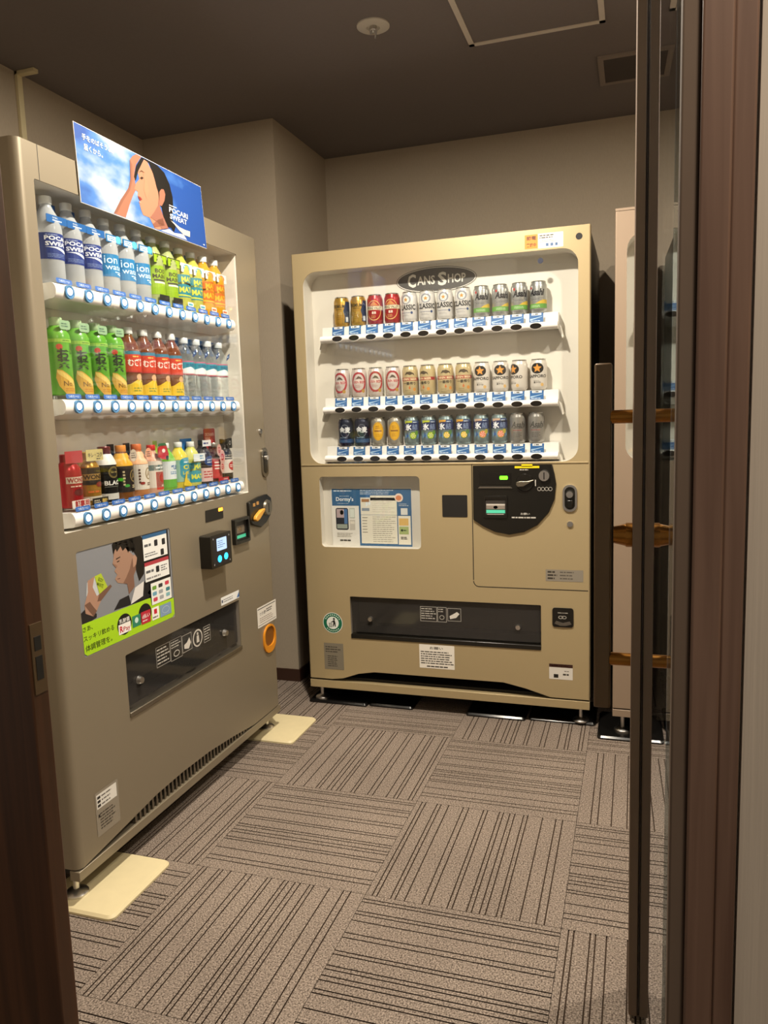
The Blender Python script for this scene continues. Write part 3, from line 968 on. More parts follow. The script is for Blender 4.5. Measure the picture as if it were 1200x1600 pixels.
LP.poly([(0.0835,0.7064),(0.3486,0.7064),(0.3705,0.7054),(0.3723,0.6832),(0.4820,0.6790),(0.4818,0.6300),(0.470,0.6230),(.095,.6230),(.0850,.631)], '#a2cf1f').nxt()
LP.text('さあ、', .085, .122, .685, .698, '#2a3010', .008).text('スッキリ飲める', .0855, .204, .660, .675, '#2a3010', .008).text('体調管理を。', .090, .193, .633, .650, '#2a3010', .008)
LP.ell(.2475, .6630, .031, .0285, '#141412').ell(.3396, .6680, .030, .0285, '#141412').nxt()
LP.text('乳酸菌', .226, .270, .668, .680, '#e8e8e4', .01).rect(.2212, .2730, .639, .666, '#ece9e4').rect(.2806, .3181, .6425, .674, '#2f7f62').rect(.3207, .3640, .640, .675, '#b5293a').rect(.371, .405, .6385, .6745, '#ecebe6').rect(.4100, .4658, .6375, .672, '#7f98b4').nxt()
LP.text('R', .226, .240, .644, .661, '#c22036', .03).text('Pay', .241, .270, .641, .657, '#b03444', .01).ell(.2993, .660, .008, .008, '#c9e2d8', 14).text('d払い', .325, .360, .655, .668, '#f0e6e6', .01).dashes(.326, .358, .645, .652, 1, '#e8c8cc', .5, 3)
LP.rect(.381, .395, .655, .669, '#c22036').dashes(.374, .402, .642, .650, 1, '#6a6a6a', .5, 2).ring(.438, .655, .018, .010, .001, '#cfdbe6', 18)
LP.rect(.3515, .4665, .8755, .886, '#2f5c86').rect(.3515, .4660, .8145, .8755, '#e4e6e4').rect(.352, .4683, .798, .8085, '#a83a44').rect(.352, .4683, .7535, .798, '#e4e6e4').rect(.374, .472, .6825, .745, '#e6e8e4').nxt()
for q, (xx, zz) in enumerate(((.412, .857), (.449, .855), (.440, .826), (.412, .781))):
    LP.rr(xx-.008, xx+.008, zz-.009, zz+.009, .003, '#232327')
LP.dashes(.357, .400, .850, .862, 1, '#55585c', .6, 3).dashes(.357, .425, .822, .836, 2, '#55585c', .4, 4).dashes(.357, .400, .775, .787, 1, '#55585c', .6, 5).dashes(.428, .462, .770, .790, 3, '#55585c', .4, 6).dashes(.357, .45, .757, .767, 1, '#88888a', .5, 8)
for q, (xx, zz, c) in enumerate(((.390, .730, '#6a9a3a'), (.420, .731, '#3a3a3c'), (.452, .732, '#c23a50'), (.390, .713, '#6aa0b8'), (.420, .713, '#9aa0a4'), (.455, .713, '#3a7a84'), (.392, .696, '#c24458'), (.422, .696, '#a0a4a8'), (.454, .697, '#7fb0b8'))):
    LP.rr(xx-.010, xx+.010, zz-.0055, zz+.0055, .003, c)
LP.flat('advert_panel', near, .0018)
MB().plate(POSL, [], .0022, .006, LINER).build('advert_backing', near)

# pay hardware
dp = [(.958, .906), (1.035, .918), (1.098, .921), (1.130, .905), (1.138, .875), (1.120, .84), (1.085, .818), (1.04, .806), (.985, .822), (.958, .842)]
dpo = MB().plate(dp, [], -.012, 0, BLACKP).build('coin_panel', near, bevel=.003)
MB().tube((1.092, -.012, .872), (1.092, -.020, .872), .030, .027, STEEL, 28).build('coin_slot_ring', dpo)
MB().box(1.089, 1.095, -.0205, -.0195, .855, .889, DARKM).build('coin_slot', dpo)
MB().plate([(.978, .842), (.990, .834), (1.010, .840), (1.052, .866), (1.054, .874), (1.026, .872), (1.000, .862), (.982, .852)], [], -.026, -.012, pbr('lever_yellow', '#d9a040', .4, var=.03)).build('change_lever', dpo, bevel=.003)
Art().rect(.985, 1.003, .888, .900, '#b88a4a').flat('amber_label', dpo, -.012)
Art().rect(1.012, 1.030, .891, .903, '#b88a4a').flat('amber_label', dpo, -.012)
bl = MB().plate(rrect(.846, .951, .773, .861, .004), [rrect(.856, .943, .783, .851, .003)], -.014, 0, BLACKP).build('bill_slot', near, bevel=.002)
a = Art(); a.rect(.856, .943, .783, .851, '#24221f').nxt().rect(.862, .936, .790, .801, pbr('slot_teal', '#3fae8e', .3, var=0, emit='#40e0a8', estr=.12)).rect(.872, .928, .808, .834, '#6a5f50').ell(.896, .822, .012, .008, '#a8906c')
a.flat('bill_slot_light', bl, -.0035)
dpl = Art(); dpl.rr(.684, .795, .875, .913, .003, '#161412').nxt().rr(.765, .793, .900, .911, .003, pbr('led_orange', '#ff9c30', .3, var=0, emit='#ff8a20', estr=2.5))
dpl.flat('price_display', near, -.001)
rd = MB().plate(rrect(.640, .768, .732, .838, .006), [], -.040, 0, BLACKP).build('card_reader', near, bevel=.004)
a = Art(); a.rr(.650, .760, .738, .832, .004, '#1c1c20').nxt().rr(.676, .738, .784, .824, .003, pbr('reader_screen', '#8fa6c8', .3, var=0, emit='#9ab8e6', estr=.55)).nxt()
a.dashes(.682, .732, .792, .818, 4, '#5a6e92', .35, 3, .8).ell(.690, .758, .012, .011, pbr('reader_key', '#38b8f0', .3, var=0, emit='#20b8ff', estr=1.6)).ell(.730, .760, .012, .011, pbr('reader_key', '#38b8f0'))
for xx in (.656, .754):
    for zz in (.744, .826): a.ell(xx, zz, .003, .003, '#8a8a8c', 10)
a.flat('reader_face', rd, -.040)
lkl = MB().plate(rrect(1.086, 1.136, .983, 1.092, .024, 8), [], -.006, 0, STEEL).build('lock_plate', near, bevel=.002)
MB().plate(rrect(1.098, 1.124, .998, 1.078, .012, 6), [], -.008, -.006, BLACKP).build('lock_recess', lkl)
MB().tube((1.111, -.008, 1.055), (1.111, -.016, 1.055), .010, .009, CHROME, 18).build('lock_barrel', lkl)
MB().tube((1.090, 0, 1.152), (1.090, -.006, 1.152), .010, .009, CHROME, 18).build('key_cylinder', near)


def ls_(a):
    a.rect(.998, 1.140, .505, .508, '#3a3a3a').text('つり銭', 1.010, 1.06, .480, .494, '#2a2a2a', .01).dashes(1.065, 1.13, .482, .498, 2, '#3a3a3a', .5, 3).dashes(1.01, 1.12, .452, .474, 3, '#8a7a70', .35, 5, .9).rect(.998, 1.140, .445, .447, '#6a6a6a')


text_sticker('guide_sticker', near, .994, 1.146, .438, .514, -.0004, '#e2dfd8', ls_)
OR = pbr('orange_plastic', '#d68a1c', .35, var=.03)
crl = MB().plate(rrect(1.028, 1.126, .326, .432, .045, 8), [rrect(1.038, 1.116, .352, .424, .032, 8)], -.006, 0, OR).build('coin_return', near, bevel=.002)
MB().plate(rrect(1.038, 1.116, .352, .424, .032, 8), [], -.001, 0, pbr('orange_dark', '#7a4a10', .5, var=.1)).build('coin_return_cup', crl)


def ws_(a): a.rect(.752, .760, .594, .604, '#2a3a5a').dashes(.764, .85, .592, .606, 2, '#7a7e84', .4, 3).poly([(.852, .589), (.870, .589), (.870, .608)], '#3a6aa8')


text_sticker('white_sticker', near, .748, .870, .586, .613, -.0004, '#e6e8e8', ws_)


def sl_(a):
    a.rect(.081, .160, .219, .257, '#e2e0da').nxt()
    for k in range(3): a.rect(.084, .096, .223+.011*k, .230+.011*k, '#2a2826').dashes(.100, .146, .222+.011*k, .231+.011*k, 1, '#6a6662', .4, k+3)
    a.dashes(.090, .158, .160, .208, 6, '#4a443c', .4, 9, .8).rect(.084, .090, .196, .204, '#1c1a18')


text_sticker('specification_plate', near, .076, .167, .146, .264, -.0004, '#8d8577', sl_)
fpl = MB().plate(rrect(.244, .864, .428, .576, .003, 1), [], .012, .016, SMOKE).build('retrieval_flap', near, smooth=0)
MB().box(.240, .868, -.004, .018, .402, .416, STEEL).build('flap_lip', near, bevel=.002)
for x in (.305, .777):
    MB().tube((x, .012, .486), (x, .000, .486), .012, .009, CHROME, 16).build('flap_knob', fpl)
a = Art()
a.frame(.392, .462, .490, .550, .0015, '#a8a49c').frame(.464, .525, .486, .550, .0015, '#a8a49c').frame(.527, .580, .492, .546, .0015, '#b8b4ac').frame(.650, .690, .488, .540, .0015, '#a8a49c').nxt()
a.ell(.614, .516, .028, .028, '#c8c4bc').nxt().ell(.614, .516, .023, .023, '#3c3a37').nxt().poly([(.606, .502), (.622, .502), (.620, .524), (.608, .524)], '#c8c4bc').ell(.614, .530, .005, .005, '#c8c4bc', 10)
a.dashes(.396, .458, .496, .546, 5, '#b8b4ac', .4, 3, .9).dashes(.468, .521, .522, .546, 3, '#b8b4ac', .4, 4).ring(.494, .504, .016, .010, .0025, '#c8c4bc', 16).poly([(.536, .504), (.560, .498), (.574, .514), (.566, .532), (.552, .520), (.536, .516)], '#d0ccc4').dashes(.653, .687, .494, .536, 5, '#b8b4ac', .4, 5, .9)
a.flat('flap_print', fpl, .012)

# advertising board clipped on top of the near machine
sky = bpy.data.materials.new('sky_print'); sky.use_nodes = True
nt = sky.node_tree; N = nt.nodes; L = nt.links; b = N['Principled BSDF']
tc = N.new('ShaderNodeTexCoord'); no = N.new('ShaderNodeTexNoise'); no.inputs['Scale'].default_value = 7; no.inputs['Detail'].default_value = 5
mp = N.new('ShaderNodeMapping'); mp.inputs['Scale'].default_value = (.8, 1, 1.5); mp.inputs['Location'].default_value = (.35, 0, .1)
rp = N.new('ShaderNodeValToRGB'); e = rp.color_ramp.elements
e[0].position = .36; e[0].color = lin('#1d4388'); e[1].position = .66; e[1].color = lin('#9aa6b2')
k = e.new(.50); k.color = lin('#3f6cab')
vs_ = N.new('ShaderNodeVectorMath'); vs_.operation = 'DISTANCE'; vs_.inputs[1].default_value = (.31, 0, 1.80)
ma = N.new('ShaderNodeMath'); ma.operation = 'MULTIPLY_ADD'; ma.inputs[1].default_value = -.80; ma.inputs[2].default_value = .115
ma.use_clamp = False
ad = N.new('ShaderNodeMath'); ad.operation = 'ADD'
L.new(tc.outputs['Object'], mp.inputs[0]); L.new(mp.outputs[0], no.inputs['Vector']); L.new(tc.outputs['Object'], vs_.inputs[0])
L.new(vs_.outputs['Value'], ma.inputs[0]); L.new(ma.outputs[0], ad.inputs[0]); L.new(no.outputs['Fac'], ad.inputs[1])
L.new(ad.outputs[0], rp.inputs[0]); L.new(rp.outputs[0], b.inputs['Base Color']); b.inputs['Roughness'].default_value = .5
MATS['sky_print'] = sky
pbx = [(.2005, 1.740), (.786, 1.738), (.770, 1.922), (.194, 1.927)]
board = MB().plate(pbx, [], -.0045, -.0025, WHITEP).build('advert_board', None)
board.matrix_world = near.matrix_world
board.location = (XL, YN, 0); board.rotation_euler = (0, 0, math.pi/2)
tag(board, 'blue sky advert board with a woman in profile, on top of the bottle machine', 'poster')
pa = Art()
pa.poly([(.2015, 1.741), (.785, 1.739), (.769, 1.921), (.195, 1.926)], sky).nxt()
pa.poly([(0.5354,1.7420),(0.5793,1.7558),(0.6049,1.7495),(0.6531,1.7556),(0.6720,1.7420)], '#a8aeba')
pa.poly([(0.3255,1.7420),(0.3588,1.7842),(0.3959,1.8228),(0.4073,1.8487),(0.4106,1.8988),(0.4233,1.9123),(0.4418,1.9230),(0.4649,1.9232),(0.4589,1.9166),(0.4381,1.8950),(0.4284,1.8708),(0.4278,1.8475),(0.4312,1.8284),(0.4168,1.8115),(0.3963,1.7801),(0.3750,1.7420)], '#8f5f4b').nxt()
pa.poly([(0.4787,1.9216),(0.4552,1.8948),(0.4430,1.8748),(0.4481,1.8595),(0.4321,1.8453),(0.4215,1.8276),(0.4380,1.8234),(0.4349,1.8119),(0.4526,1.8109),(0.4404,1.7955),(0.4470,1.7785),(0.4543,1.7666),(0.4838,1.7663),(0.4971,1.7520),(0.5046,1.7420),(0.5258,1.7420),(0.5741,1.7558),(0.5534,1.7817),(0.5378,1.8092),(0.5362,1.8479),(0.5284,1.8599),(0.5141,1.8941),(0.4901,1.9181)], '#9f7058').nxt()
pa.poly([(0.4643,1.9215),(0.4942,1.9225),(0.5361,1.9215),(0.5719,1.9098),(0.5945,1.8839),(0.6070,1.8512),(0.6069,1.8224),(0.5932,1.7904),(0.6139,1.7696),(0.6016,1.7499),(0.5897,1.7609),(0.5700,1.7596),(0.5532,1.7799),(0.5471,1.8078),(0.5384,1.8135),(0.5343,1.8475),(0.5271,1.8595),(0.5191,1.8851),(0.4987,1.9155),(0.4755,1.9190),(0.4446,1.8786),(0.4305,1.8508),(0.4243,1.8598),(0.4377,1.8916)], '#15120f').nxt()
pa.poly([(0.5394,1.8487),(0.5501,1.8591),(0.5630,1.8617),(0.5691,1.8491),(0.5624,1.8297),(0.5476,1.8121),(0.5362,1.8112)], '#935f4b')
pa.poly([(0.4502,1.8627),(0.4596,1.8692),(0.4681,1.8675),(0.4587,1.8612)], '#2a1c14').poly([(0.4461,1.8763),(0.4599,1.8861),(0.4758,1.8830),(0.4595,1.8826)], '#4a3324').poly([(0.4349,1.8119),(0.4453,1.8125),(0.4545,1.8073),(0.4429,1.8018)], '#7a2c28')
pa.poly([(.4870,1.7680),(.5060,1.7850),(.5290,1.8100),(.5340,1.8300),(.5378,1.8092),(.5534,1.7817),(.5741,1.7558),(.5400,1.7470),(.5200,1.7620)], '#87594a')
pa.poly([(.3400,1.7480),(.3700,1.7850),(.4030,1.8200),(.4160,1.8480),(.4200,1.8900),(.4150,1.8950),(.4106,1.8988),(.4073,1.8487),(.3959,1.8228),(.3588,1.7842),(.3255,1.7420)], '#7d513f')
pa.poly([(.4660,1.8830),(.4780,1.8720),(.4900,1.8400),(.4760,1.8150),(.4650,1.8350),(.4720,1.8600)], '#a27359')
pa.poly([(.4385, 1.7990), (.4470, 1.8005), (.4510, 1.7960), (.4405, 1.7945)], '#c77a66').poly([(.5038, 1.7440), (.4990, 1.7530), (.5250, 1.7700), (.5480, 1.7780), (.5560, 1.7600)], '#7d503f')
pa.text('手をのばそうよ。', .221, .342, 1.8935, 1.9085, '#b4bcc6', .016).text('届くから。', .2255, .297, 1.870, 1.8855, '#b4bcc6', .016)
pa.dashes(.586, .640, 1.8215, 1.8265, 1, '#f2f5f8', .4, 3).text('POCARI', .584, .682, 1.8045, 1.8195, '#b8bfc8', .022).text('SWEAT', .586, .676, 1.786, 1.801, '#b8bfc8', .022)
pa.poly([(.588, 1.7815), (.605, 1.7795), (.635, 1.7715), (.665, 1.770), (.690, 1.771), (.688, 1.754), (.655, 1.754), (.628, 1.763), (.607, 1.774)], '#b8b4a8')
pa.rect(.764, .771, 1.745, 1.748, '#f0f2f4')
pa.flat('board_print', board, -.0046)

# ----------------------------------------------------------------- third machine behind the glass door
thr = empty('vending_machine', (1.221, -.055, 0))
tag(thr, 'pinkish champagne vending machine half hidden behind the glass door', 'vending machine')
H3 = 1.858
W3 = rrect(.038, 1.096, 1.010, 1.776, .055, 8)
bot3 = [(.004, .112), (WM-.004, .112)]
machine_shell(thr, H3-.010, .079, .112, WM, [W3, RET], bot3, PINKCH, .004)
c3 = MB(); c3.box(.003, WM-.003, .115, .74, .10, H3-.012, SIDE)
for a_, b_ in ((.003, .02), (WM-.02, WM-.003)): c3.box(a_, b_, .05, .115, .10, H3-.012, SIDE)
c3.box(.02, WM-.02, .05, .115, 1.80, H3-.012, SIDE)
c3.build('cabinet', thr)
MB().box(0, WM, 0, .74, H3-.009, H3, PINKCH).build('top_cap', thr, bevel=.001)
feet_and_rail(thr, WM, .079, .106, PINKCH)
MB().liner(W3, .004, .088, LINER).build('display_liner', thr)
MB().plate(rrect(.034, 1.101, 1.005, 1.78, .055, 8), [], .006, .009, GLASS).build('window_pane', thr, smooth=0)
MB().liner(RET, .004, .105, pbr('chute_metal', '#5a5550')).build('retrieval_chute', thr)
MB().plate(rrect(.196, .956, .318, .466, .004, 2), [], .012, .016, SMOKE).build('retrieval_flap', thr, smooth=0)
for z in (1.50, 1.235, 1.035):
    sh = MB(); v = []
    prof = [(.082, z-.034), (.030, z-.015), (.008, z-.012), (.002, z), (.008, z+.012), (.030, z+.015), (.034, z+.045), (.082, z+.045)]
    for y, zz in prof: v += [(.09, y, zz), (1.024, y, zz)]
    m = len(prof)
    sh.add(v, [(2*i, 2*i+1, 2*i+3, 2*i+2) for i in range(m-1)]+[tuple(range(0, 2*m, 2)), tuple(range(1, 2*m, 2))[::-1]], WHITEP)
    so = sh.build('shelf', thr)
    for i in range(12):
        b = btnR.copy(); COL.objects.link(b); b.parent = so; b.location = (U0_R+PITCH_R*i, -.001, z)
        t = tagR.copy(); COL.objects.link(t); t.parent = so; t.location = (U0_R+PITCH_R*i, .013, z+.0295); t.rotation_euler = (R_(-7), 0, 0)
MB().plate(cp, [], -.008, 0, BLACKP).build('coin_panel', thr, bevel=.003)


# floor pads
def pad(name, x0, x1, y0, y1, h, mat, r, label, group=None, tilt=0):
    mb = MB()
    lo = rrect(x0, x1, y0, y1, r, 4); hi = rrect(x0+.006, x1-.006, y0+.006, y1-.006, max(.001, r-.004), 4)
    n = len(lo)
    v = [(x, y, .0005) for x, y in lo]+[(x, y, h*.5) for x, y in lo]+[(x, y, h) for x, y in hi]
    f = [(i, (i+1) % n, n+(i+1) % n, n+i) for i in range(n)]+[(n+i, n+(i+1) % n, 2*n+(i+1) % n, 2*n+i) for i in range(n)]
    f += [tuple(range(n))[::-1], tuple(range(2*n, 3*n))]
    mb.add(v, f, mat)
    return tag(mb.build(name, None), label, 'foot pad', group)


pad('foot_pad', -.13, .098, -1.437, -1.183, .012, PADC, .018, 'cream foot pad under the near front foot of the bottle machine')
pad('foot_pad', -.13, .098, -.406, -.166, .012, PADC, .018, 'cream foot pad under the far front foot of the bottle machine')
pad('foot_pad', -.015, .245, .006, .25, .012, PADB, .012, 'black foot pad under the left foot of the can machine')
pad('foot_pad', .250, .440, .018, .25, .012, PADB, .012, 'black pad beneath the can machine, beside its left foot pad')
pad('foot_pad', .660, .895, .012, .25, .012, PADB, .012, 'black pad beneath the right half of the can machine')
pad('foot_pad', .905, 1.158, .026, .25, .012, PADB, .012, 'black foot pad under the right foot of the can machine')
pad('foot_pad', 1.168, 1.42, -.086, .16, .012, PADB, .015, 'black foot pad under the machine behind the glass door')


# ================================================================= DRINKS
def can_parts(kind):
    base, metal, art = CANS[kind]()
    r, h = .0305, .111
    m = pbr('can_'+kind, base, .28, metal=metal, var=.02, scale=300)
    body = MB().lathe([(.0215, .002), (.0235, 0), (.0255, .001), (.0298, .009), (r, .013), (r, .093), (.0295, .097), (.0262, .105), (.0258, .108)], m, 28).build('beer_can')
    MB().lathe([(.0262, .1065), (.0266, .1105), (.0258, .111), (.0246, .1105), (.0240, .1075)], SILVER, 24).build('can_end', body)
    art.wrap('can_print', body, r, lim=1.9)
    return body


BW = .12


def c_gold():
    a = Art(); a.poly([(.016, .013), (.030, .013), (.06, .013), (.06, .093), (.022, .093), (.019, .075), (.012, .055), (.018, .035)], '#1c2c4c').nxt()
    a.text('PREMIUM', -.032, .018, .068, .081, '#2a2418', .02).dashes(-.018, .010, .060, .066, 1, '#5a4418', .5, 2).dashes(-.012, .008, .022, .05, 4, '#8a6420', .3, 5).rect(-.006, .008, .042, .050, '#a88a3a')
    a.rect(.022, .034, .016, .034, '#c8ccd0')
    return '#b8903c', .6, a


def c_red():
    a = Art(); a.ring(0, .050, .030, .038, .003, '#c9a45c', 36).nxt().rect(-.05, .05, .052, .066, '#dccfae').nxt()
    a.text('SPRING VALLEY', -.032, .032, .0535, .0645, '#241a14', .02).text('豊潤', -.008, .008, .036, .046, '#e6dccb', .02).poly([(-.018, .068), (0, .084), (.018, .068)], '#c07a3c').dashes(-.012, .012, .020, .032, 3, '#d8b070', .3, 3)
    return '#a01c20', .35, a


def c_classic():
    a = Art(); a.ell(0, .081, .0195, .0175, '#8d8f98').nxt().ell(0, .080, .0130, .0125, '#dcd8d0').nxt().star(0, .080, .0095, '#b8863a')
    a.text('CLASSIC', -.038, .038, .042, .062, '#17171c', .03).rect(-.026, .022, .031, .0322, '#26406e').ell(.022, .0315, .0045, .005, '#26406e', 14).dashes(-.02, .016, .018, .026, 2, '#8a8a8e', .3, 4)
    return '#d2cfcb', .3, a


def c_dry():
    a = Art(); a.text('Asahi', -.026, .028, .058, .083, '#15151a', .045, shear=.2).rect(-.028, .028, .050, .0508, '#5a5a5c').dashes(-.020, .020, .044, .048, 1, '#55555a', .4, 5)
    a.rect(-.05, .05, .014, .030, '#5f9440').poly([(-.002, .030), (.05, .030), (.05, .044), (.028, .044), (.012, .038)], '#c8a83a').nxt().dashes(-.02, .02, .017, .026, 2, '#cfe0c0', .3, 6).ell(-.020, .086, .004, .005, '#b03030', 10)
    return '#b4b5b2', .75, a


def c_lager():
    a = Art(); a.ring(0, .056, .0310, .0400, .0080, '#a2343a', 40).nxt().rect(-.024, .024, .051, .063, '#dccfc6').nxt().text('KIRIN BEER', -.026, .026, .0515, .0615, '#a2343a', .03)
    a.poly([(-.012, .068), (-.002, .080), (.008, .076), (.014, .066), (.002, .070)], '#5a4a3c').ell(.017, .022, .0065, .007, '#a8843c', 18).dashes(-.016, .010, .034, .046, 3, '#b07070', .3, 4).dashes(-.014, .008, .014, .019, 1, '#7a6a64', .4, 6)
    return '#d6cac4', .35, a


def c_ichi():
    a = Art(); a.rect(-.05, .05, .053, .065, '#9c2f2c').nxt().text('KIRIN BEER', -.031, .031, .0550, .0630, '#e0cfa4', .03)
    a.poly([(-.020, .074), (-.012, .086), (.002, .088), (.016, .082), (.020, .072), (.012, .078), (.002, .074), (-.008, .078)], '#4a3c28').text('一番搾り', -.026, .024, .037, .049, '#2a2218', .02)
    a.poly([(0, .035), (.004, .024), (0, .020), (-.004, .024)], '#c0682c').ell(.019, .020, .006, .0065, '#c8863a', 16).dashes(-.018, .010, .014, .018, 1, '#7a6a44', .4, 4)
    return '#cab88c', .4, a


def c_sapporo():
    a = Art(); a.ell(0, .077, .0240, .0195, '#17140f').nxt().star(0, .077, .0170, '#d8923a', .45)
    a.text('SAPPORO', -.036, .036, .043, .0545, '#26221c', .025).dashes(-.014, .014, .032, .034, 1, '#6a645a', .5, 3).text('黒ラベル', -.013, .013, .023, .030, '#3a342c', .02).ell(.018, .018, .0058, .006, '#cfa868', 16)
    return '#dad3c9', .25, a


def c_kin():
    a = Art(); a.ell(0, .060, .020, .026, '#141d34').nxt().ring(0, .060, .019, .025, .0012, '#8f97a4').nxt().text('金麦', -.023, .023, .052, .076, '#e4e6e8', .03).dashes(-.022, .022, .030, .036, 1, '#6f8ca8', .5, 3)
    a.rect(-.06, .06, .013, .028, '#20406a').nxt().dashes(-.022, .022, .016, .024, 2, '#5a7a98', .3, 4)
    return '#101a33', .35, a


def c_kaku():
    a = Art(); a.ell(0, .056, .0225, .0360, '#d8a51f', 36).nxt().ring(0, .056, .0200, .0330, .0012, '#b8801a', 36).rect(-.015, .015, .054, .060, '#8a5c18').dashes(-.010, .010, .064, .078, 2, '#a06c18', .4, 3).dashes(-.010, .010, .034, .048, 3, '#a06c18', .3, 4)
    return '#b9b4a8', .7, a


def hyo(top, fruit, leaf):
    a = Art(); a.rect(-.06, .06, .056, .086, '#1b2a58').poly([(-.026, .082), (.004, .086), (.006, .093), (-.026, .093)], top).poly([(.006, .080), (.034, .080), (.034, .093), (.006, .093)], '#1f3f78').nxt()
    a.text('氷', -.024, .002, .056, .081, '#eef0f2', .045).text('結', .005, .027, .058, .080, '#7f92b4', .01).dashes(.008, .026, .084, .090, 1, '#c8d2de', .5, 2)
    for q in range(7):
        x = -.028+.009*q; a.poly([(x, .020+.006*(q % 2)), (x+.009, .034), (x+.002, .050)], '#2f5fa0' if q % 2 else '#6f96b8')
    a.nxt().ell(.008, .036, .0140, .0140, fruit).nxt().ring(.008, .036, .0140, .0140, .002, leaf).ell(.022, .046, .007, .009, leaf, 14)
    for q in range(6):
        t = q*math.pi/3; a.poly([(.008, .036), (.008+.010*math.cos(t), .036+.010*math.sin(t)), (.008+.010*math.cos(t+.2), .036+.010*math.sin(t+.2))], '#f0ead8')
    return '#8fa3a6', .75, a


def c_zero():
    a = Art(); a.text('Asahi', -.026, .028, .057, .079, '#4a4844', .03, shear=.25).dashes(-.016, .024, .053, .057, 1, '#3a3835', .6, 2).dashes(-.02, .022, .045, .049, 1, '#a04848', .5, 5).dashes(-.018, .018, .020, .040, 4, '#5a5854', .35, 6)
    return '#aaa7a2', .75, a


CANS = dict(gold=c_gold, red=c_red, classic=c_classic, dry=c_dry, lager=c_lager, ichi=c_ichi, sapporo=c_sapporo, kin=c_kin, kaku=c_kaku,
            lime=lambda: hyo('#b8c23a', '#a3b82c', '#5d8a2c'), lemon=lambda: hyo('#dca23a', '#dcb83a', '#4f7a44'), peach=lambda: hyo('#c9a890', '#dc7a5c', '#b8a83c'), zero=c_zero)
DESC = dict(
    gold='gold can with a navy flank', red='red can with a cream lettering band', classic='white can with dark lettering under gold emblem',
    dry='silver can with black lettering and green base', lager='pale can with a thick red oval ring', ichi='gold can with a red lettering band',
    sapporo='white can with orange star on black disc', kin='dark navy can with two white characters', kaku='silver can with a tall yellow oval',
    lime='navy and silver can with green lime slice', lemon='navy and silver can with yellow lemon slice',
    peach='navy and silver can with pink grapefruit slice', zero='plain silver can with grey lettering')
ORD = {1: ['the only one'], 2: ['left', 'right'], 3: ['leftmost', 'middle', 'rightmost'], 4: ['leftmost', 'second', 'third', 'rightmost']}
SHELF = ['top', 'middle', 'bottom']
rowsR = [(['gold']*2+['red']*2+['classic']*4+['dry']*4, 1.546, .188, .0695),
         (['lager']*4+['ichi']*4+['sapporo']*4, 1.270, .180, .0701),
         (['kin']*2+['kaku']*2+['lime']*2+['lemon']*2+['peach']*2+['zero']*2, 1.077, .187, .0686)]
proto = {}
TURN = {('gold', 0): .05, ('classic', 0): .35, ('sapporo', 0): .15, ('sapporo', 2): .75, ('ichi', 1): .45, ('lager', 0): .25, ('dry', 1): -.25, ('dry', 2): -.12, ('dry', 3): .25, ('red', 1): .1, ('gold', 1): -.05}
for row, (seq, z, u0, pt) in enumerate(rowsR):
    seen = {}
    for i, k in enumerate(seq):
        n = seen.get(k, 0); seen[k] = n+1
        if k in proto: o = copy_tree(proto[k])
        else: o = proto[k] = can_parts(k)
        u = u0+pt*i
        face = math.atan2(1.15-u, 2.7)*.55
        o.location = (u, .046, z)
        o.rotation_euler = (0, 0, face-TURN.get((k, n), rnd.uniform(-.12, .12)))
        tot = seq.count(k)
        tag(o, '%s, %s of %s, %s can shelf' % (DESC[k], ORD[tot][n], {2: 'two', 4: 'four'}[tot], SHELF[row]), 'can', 'cans in the far vending machine')

# ---- bottles
BTURN = .36


def square_cards(o):
    # printed cards hang square to the window while the bottle itself is turned
    for ch in o.children:
        if 'card' in ch.name or 'tag' in ch.name: ch.rotation_euler = (0, 0, BTURN*.92)
    return o


MN = Matrix.Translation((XL, YN, 0)) @ Matrix.Rotation(math.pi/2, 4, 'Z')


def bottle_body(name, r, h, mat, sh=.62, neck=.0125, n=26, waist=0):
    p = [(r*.55, .003), (r*.8, 0), (r*.95, .003), (r, .009), (r, h*.30)]
    if waist: p += [(r-waist, h*.34), (r-waist, h*.36)]
    p += [(r, h*.40), (r, h*sh), (r*.93, h*(sh+.08)), (r*.72, h*(sh+.17)), (r*.48, h*(sh+.24)), (neck, h*.90), (neck, h*.92)]
    return MB().lathe(p, mat, n).build(name)


def cap(parent, h, mat, r=.0145, ch=.018):
    p = [(r*.97, h-ch), (r, h-ch+.001), (r, h-.0015), (r*.93, h)]
    return MB().lathe(p, mat, 24).build('cap', parent)


def neck_card(parent, x0, x1, z0, z1, y, base, fn, r=.002, turn=0):
    a = Art(); a.rr(x0, x1, z0, z1, r, base).nxt(); fn(a)
    mb = MB().plate(rrect(x0, x1, z0, z1, r, 4), [], y, y+.0008, ink(base))
    o = a.flat('neck_card', parent, y, mb=mb)
    return o


WCAP = pbr('cap_white', '#dcdedd', .4, var=.02)


